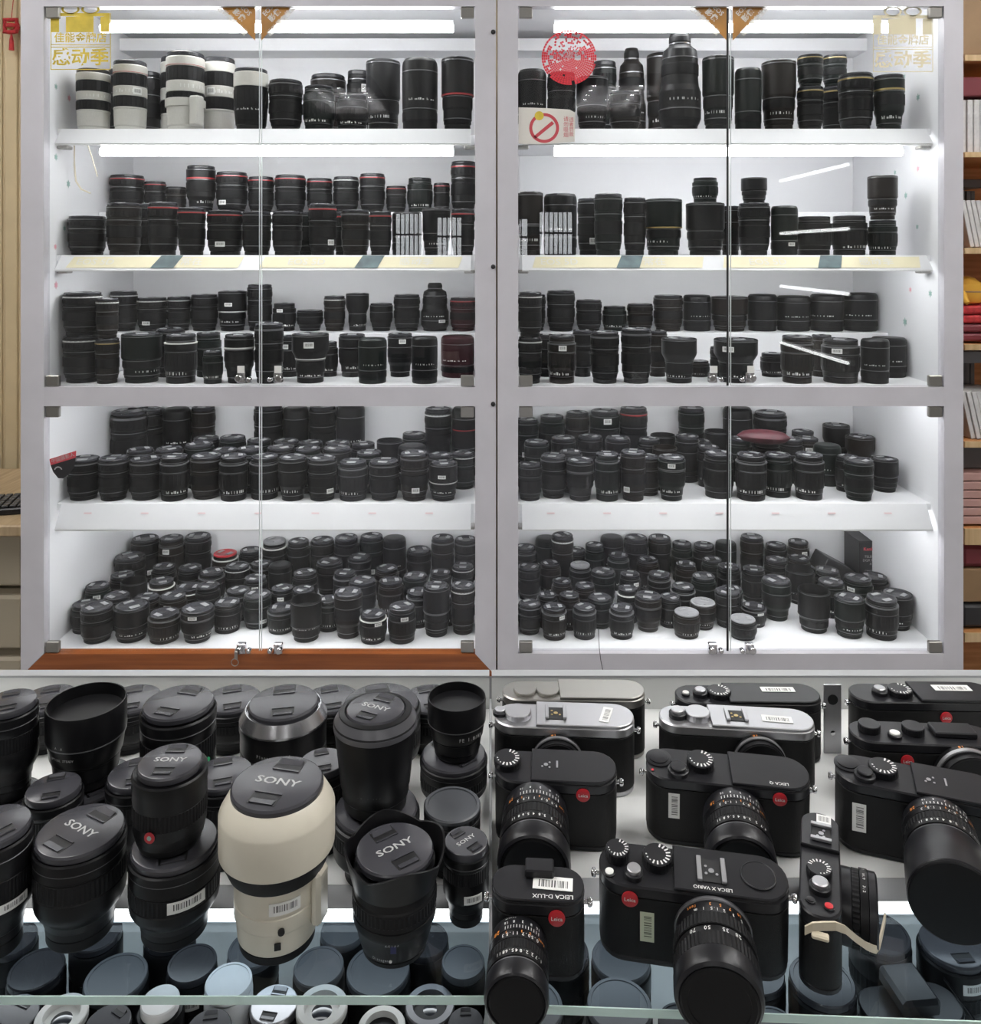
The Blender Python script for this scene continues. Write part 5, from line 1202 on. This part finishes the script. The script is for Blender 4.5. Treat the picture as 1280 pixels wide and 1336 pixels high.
        ring_glyphs(p, [('4:3', -.7), ('1:1', -.35), ('16:9', .05), ('3:2', .45)], r*1.0, L*.63, .0028, 'print_white', 'ratio_lettering')
    else:      # short lens or body cap with bright rim
        seg('lens_barrel', 'barrel', [(.95, .001), (.97, .03), (.97, .6), (.93, .62), (.93, .94), (.9, .96)])
        seg('bright_rim', 'silver_plate', [(.97, .30), (1.0, .32), (1.0, .52), (.97, .54)])
        seg('front_cap', 'rubber', [(.88, .95), (.90, .97), (.88, 1.0), (.5, 1.0)])
        ring_glyphs(p, [('18', .15)], r*.975, L*.18, .0046, 'print_orange', 'focal_lettering')
    return p

def camera(label, x, ytop, w, h, d, yaw, pitch=0.0, top='camera_black', deck=None, dials=(), buttons=(), lens=None, dot=None, text=None, shoe=None, stickers=(), group='cameras on the glass counter', z0=None, finder=None, lugs=True):
    zt = d/2*math.sin(pitch)+h*math.cos(pitch); Ht = HT if z0 is None else ZC-z0
    Yc = (Ht-zt)*F/(ytop-HY); Xc = wx(x, Yc)
    ly = d/2*math.cos(pitch)-h*math.sin(pitch)      # forward offset of the top centre
    e = empty('camera', (Xc+math.sin(yaw)*ly, Yc-math.cos(yaw)*ly, (ZT if z0 is None else z0)+.0004)); e.rotation_euler = (pitch, 0, yaw)
    tag(e, label, 'camera', group)
    R = d*.47; ol = outline(w, d, R)
    obj('base_plate', slab_mesh(outline(w*.995, d, R), 0, .0045, .0008, 'base_plate', top), e)
    obj('body', slab_mesh(ol, .0046, h-.0125, .0004, 'body', 'leatherette'), e)
    tp = obj('top_plate', slab_mesh(ol, h-.0124, h-.003, .0012, 'top_plate', top), e)
    dk = deck if deck is not None else -.10
    o2 = [(max(px, dk*w), py) for px, py in outline(w*.992, d*.985, R)]
    o2 = [(px, py+d*.0075) for px, py in o2]
    obj('top_deck', slab_mesh(o2, h-.0031, h, .0007, 'top_deck', top), e)
    zl = h-.003
    for q in dials:
        fx, fy, rr, hh, *m_ = q
        dial(e, fx*w, fy*d, zl+(.003 if fx > dk else 0), rr, hh, m_[0] if m_ else 'camera_black', not (m_ and len(m_) > 1))
    for fx, fy, rr, hh, m_ in buttons:
        b = lathe_obj('button', 'camera_black' if m_ != 'chrome' else 'steel', [(rr*1.35, 0), (rr*1.35, hh*.6), (rr*1.2, hh*.7)], e, 1, 1, 28, loc=(fx*w, fy*d, zl+(.003 if fx > dk else 0)))
        lathe_obj('button_face', m_, [(rr, 0), (rr, hh*.4), (rr*.85, hh*.5)], b, 1, 1, 28, loc=(0, 0, hh*.7))
    if shoe is not None:
        s = MB(); s.bbox(shoe*w-.0105, shoe*w+.0105, d*.22, d*.72, h, h+.0006, .0002); q = obj('hot_shoe', s.mesh('hot_shoe', 'dark_hole'), e)
        for sg in (-1, 1):
            s = MB(); s.bbox(shoe*w+sg*.0090-.0018, shoe*w+sg*.0090+.0018, d*.20, d*.74, h+.0006, h+.003, .0004); obj('shoe_rail', s.mesh('shoe_rail', 'silver_plate'), q)
        s = MB()
        for cx_, cy_, rr in ((0, .47, .0022), (.004, .40, .0011), (-.004, .40, .0011), (-.004, .56, .0011)): s.lathe([(rr, h+.0007), (rr, h+.0010)], 10, c=(shoe*w+cx_, cy_*d))
        obj('shoe_contact', s.mesh('shoe_contact', 'ring_gold' if top == 'silver_plate' else 'silver_plate'), q)
    if text:
        t, fx, fy, sz = text
        s = MB(); s.add_mesh(textmesh(t, sz, .01), basis((-1, 0, 0), (0, -1, 0), (fx*w, fy*d, h+.0003))); obj('top_lettering', s.mesh('top_lettering', 'print_white' if top != 'silver_plate' else 'box_black'), e)
    if dot:
        fx, fz = dot
        s = MB(); s.lathe([(.0062, 0), (.0062, .0008), (.0056, .0011)], 28); q = obj('red_dot', s.mesh('red_dot', 'red_dot'), e, (fx*w, -.0001, fz*h), (PI/2, 0, 0))
        s = MB(); s.add_mesh(textmesh('Leica', .0042, .01), basis((1, 0, 0), (0, 1, 0), (0, 0, .0013))); obj('dot_lettering', s.mesh('dot_lettering', 'print_white'), q)
    for st in stickers:
        kind = st[0]
        if kind == 'top':
            _, fx, fy, sw, sd, m_, a = st
            s = MB(); s.bbox(-sw/2, sw/2, -.00025, .00025, -sd/2, sd/2, .0001); obj('price_sticker', s.mesh('price_sticker', m_), e, (fx*w, fy*d, h+.0004), (PI/2, 0, a))
        else:
            _, fx, fz, sw, sh, m_ = st
            s = MB(); s.bbox(-sw/2, sw/2, -.0005, 0, -sh/2, sh/2, .0001); obj('price_sticker', s.mesh('price_sticker', m_), e, (fx*w, -.0002, fz*h))
    if lugs:
        for sg in (-1, 1):
            s = MB(); s.lathe([(.0016, -.001), (.0016, .0022), (.0030, .0026), (.0034, .004), (.0030, .0056), (.0015, .0062)], 16)
            obj('strap_lug', s.mesh('strap_lug', 'chrome'), e, (sg*w/2, d*.47, h*.80), (0, sg*PI/2, 0))
    if finder:
        fx, fw, fh = finder
        s = MB(); s.bbox(fx*w-fw/2, fx*w+fw/2, d*.05, d*1.05, h, h+fh, .003); obj('finder_hump', s.mesh('finder_hump', top), e)
    if lens:
        ox, oz, r, L, kind = lens; lens_on(e, ox*w, oz, r, L, kind)
    return e

# foremost camera
c1 = camera('black camera with ribbed zoom lens and bright hot shoe, foremost on the glass', 903, 1133, .142, .066, .042, -.18, .10,
    dials=((-.40, .62, .0095, .008), (-.185, .60, .0115, .0075)), buttons=((-.31, .24, .0052, .006, 'silver_plate'), (-.44, .22, .0032, .002, 'print_white')),
    shoe=.10, text=('LEICA X VARIO', .10, .10, .0042), dot=(-.33, .80), lens=(.10, .036, .0305, .056, 'zoom'), stickers=(('front', -.24, .48, .0105, .024, 'barcode_green'),))
lathe_obj('flash_lid', 'camera_black', [(.0132, 0), (.0132, .0008), (.0125, .0012), (.012, .0008), (.003, .0008)], c1, 1, 1, 48, loc=(.345*.142, .021, .0661))
c2 = camera('black camera with fixed lens behind the foremost one, dial and red dot', 948, 1000, .146, .066, .043, -.17, .10, deck=.02,
    dials=((-.16, .55, .0125, .0065),), buttons=((-.42, .62, .0088, .002, 'camera_black'), (-.30, .25, .0070, .006, 'camera_black'), (-.46, .22, .0012, .0012, 'red_dot')),
    text=('LEICA Q', .30, .12, .0045), dot=(.30, .84), lens=(.03, .036, .0295, .060, 'prime'), stickers=(('front', -.33, .58, .010, .024, 'barcode_z'),))
c3 = camera('silver-topped camera with two round dials, middle of the camera counter', 960, 934, .155, .066, .040, -.10, 0, 'silver_plate', deck=-.17,
    dials=((-.25, .45, .0125, .007, 'silver_plate', 1),), buttons=((-.38, .45, .0066, .007, 'silver_plate'),), shoe=-.0, lens=(.12, .034, .026, .016, 'cap'), stickers=(('top', .26, .42, .030, .012, 'barcode_x', -.05),))
s = MB()
for t, fx in (('M', -.265), ('A', -.40)): s.add_mesh(textmesh(t, .006, .01), basis((1, 0, 0), (0, 1, 0), (fx*.155, .033, .0634)))
obj('mode_lettering', s.mesh('mode_lettering', 'print_white'), c3)
c4 = camera('black camera in the back row behind the silver-topped one, red dot', 975, 903, .155, .066, .040, -.02, 0, deck=-.15,
    dials=((-.20, .45, .0125, .006),), buttons=((-.33, .45, .0058, .006, 'silver_plate'), (-.43, .45, .0034, .003, 'print_white')), dot=(.02, .72), lens=None, stickers=(('top', .22, .62, .036, .010, 'barcode_x', 0),))
c5 = camera('silver-topped camera with sticker, behind the corner camera by the divider', 736, 931, .142, .070, .044, -.06, 0, 'silver_plate', deck=-.20,
    dials=((-.33, .45, .0135, .006, 'silver_plate', 1),), buttons=((-.46, .50, .0055, .005, 'silver_plate'),), shoe=-.06, lens=(-.05, .036, .026, .016, 'cap'), stickers=(('top', .30, .48, .010, .028, 'barcode_z', -.25),))
c6 = camera('champagne-topped camera in the back row by the divider, red dot', 748, 898, .155, .066, .040, -.02, 0, 'steel', deck=-.10,
    dials=((-.34, .45, .0125, .003, 'steel', 1), (-.18, .45, .0125, .003, 'steel', 1)), dot=(.02, .72), lens=None)
c7 = camera('black camera with large lens beside the divider, red dot at its corner', 725, 998, .112, .066, .043, -.08, .09, deck=-.20,
    dials=((-.40, .55, .0125, .0065),), shoe=None, dot=(.22, .82), lens=(-.16, .037, .031, .066, 'prime'))
s = MB()
for cx_, cy_, rr in ((-.08, .48, .002), (-.05, .40, .001), (-.05, .55, .001), (-.11, .42, .001)): s.lathe([(rr, .0662), (rr, .0665)], 10, c=(cx_*.112, cy_*.043))
s.box(.0005, .0022, .017, .026, .0662, .0665); obj('shoe_contact', s.mesh('shoe_contact', 'silver_plate'), c7)
c8 = camera('black compact camera with barcode sticker at the lower corner by the divider', 702, 1152, .070, .062, .034, -.07, .05, deck=-.5,
    text=('LEICA D-LUX', .16, .13, .0052), dot=(.20, .80), lens=(-.20, .030, .0225, .050, 'prime'), stickers=(('top', .16, .48, .030, .0125, 'barcode_x', -.05),))
s = MB(); s.bbox(-.010, .012, .020, .034, .0621, .0685, .001); obj('hot_shoe', s.mesh('hot_shoe', 'camera_black'), c8)
c9 = camera('narrow black compact camera seen end-on with a beige wrist strap', 1070, 1121, .118, .060, .030, PI/2-.37, 0, deck=.12,
    dials=((-.12, .52, .0095, .006), ), buttons=((-.26, .50, .0060, .006, 'silver_plate'), (-.40, .30, .0030, .0016, 'red_dot'), (-.38, .72, .0026, .0014, 'camera_black')), shoe=.26, lens=(-.02, .030, .027, .026, 'compact'), lugs=False,
    stickers=(('top', .42, .40, .0125, .0115, 'barcode_z', 0),))
def sp(x, y, Y): return Vector((wx(x, Y), Y, wz(y, Y)))
path = [sp(1050, 1214, .6015), sp(1060, 1209, .600), sp(1074, 1208, .600), sp(1090, 1208, .601), sp(1103, 1213, .606), sp(1116, 1224, .614), sp(1130, 1234, .622), sp(1142, 1239, .628), sp(1147, 1233, .634), sp(1150, 1220, .642), sp(1153, 1206, .652), sp(1155, 1196, .668)]
inv = c9.matrix_basis.inverted(); s = MB(); rings = []
for k, p in enumerate(path):
    p2 = inv @ p; t = (inv @ path[min(k+1, len(path)-1)] - inv @ path[max(k-1, 0)]).normalized()
    u = t.cross(Vector((0, 0, 1))).normalized(); v = Vector((0, 0, 1))
    rings.append([tuple(p2+u*.0007+v*.0030), tuple(p2-u*.0007+v*.0030), tuple(p2-u*.0007-v*.0030), tuple(p2+u*.0007-v*.0030)])
s.loft(rings); obj('wrist_strap', s.mesh('wrist_strap', 'strap_beige'), c9)
s = MB(); s.bbox(-.0655, -.0595, .009, .021, .044, .0475, .001); obj('strap_eyelet', s.mesh('strap_eyelet', 'strap_beige'), c9)
c10 = camera('black camera with big hooded lens at the right end of the counter', 1196, 1014, .136, .068, .043, -.34, .06, deck=-.02,
    dials=((-.20, .55, .0125, .0065),), buttons=((-.42, .60, .0088, .002, 'camera_black'), (-.32, .26, .0068, .006, 'camera_black')),
    lens=(.10, .040, .031, .085, 'hooded'), stickers=(('front', -.36, .50, .0115, .026, 'barcode_z'),))
s = MB()
for cx_, cy_, rr in ((.07, .48, .002), (.10, .40, .001), (.10, .56, .001), (.05, .40, .001)): s.lathe([(rr, .0682), (rr, .0685)], 10, c=(cx_*.136, cy_*.043))
s.box(.0225, .0240, .016, .026, .0682, .0685); obj('shoe_contact', s.mesh('shoe_contact', 'silver_plate'), c10)
c11 = camera('black camera with two plain dials and bright lens rim, right end middle row', 1203, 953, .140, .066, .040, -.07, 0, deck=.5,
    dials=((-.36, .55, .0105, .007, 'camera_black', 1), (-.06, .52, .0105, .007, 'camera_black', 1)), buttons=((-.21, .30, .0048, .004, 'print_white'),),
    dot=(-.16, .70), lens=(.22, .034, .031, .020, 'cap'))
s = MB(); s.bbox(.010, .050, .012, .032, .0631, .0685, .001); obj('finder_block', s.mesh('finder_block', 'camera_black'), c11)
c12 = camera('black camera with barcode sticker in the back row at the right end', 1203, 901, .155, .066, .040, -.02, 0, deck=-.06,
    dials=((-.16, .45, .0125, .006),), buttons=((-.30, .45, .0060, .006, 'silver_plate'),), dot=(.10, .72), lens=None, stickers=(('top', .22, .62, .040, .012, 'barcode_x', 0),))
# camera on the lower shelf
c13 = camera('dark camera with finder hump on the lower shelf, seen under the glass edge', 1188, 1306, .085, .050, .040, .10, 0, deck=.5, z0=ZL, finder=(.0, .032, .014), lens=(.0, .028, .022, .024, 'cap'), lugs=False, group='cameras on the lower counter shelf')
# upright metal strip at the back
e = empty('support_strip', (wx(1086, .912), .912, ZT+.0004)); tag(e, 'upright steel support strip between the camera rows', 'support')
s = MB(); s.bbox(-.0095, .0095, -.001, .001, 0, .074, .0004); obj('strip_plate', s.mesh('strip_plate', 'silver_plate'), e)
for z, r, m_ in ((.058, .0055, 'dark_hole'), (.022, .0026, 'chrome')):
    s = MB(); s.lathe([(r, 0), (r, .0006), (r*.7, .0008)], 20); obj('slot_hole' if m_ == 'dark_hole' else 'screw', s.mesh('screw', m_), e, (0, -.001, z), (PI/2, 0, 0))
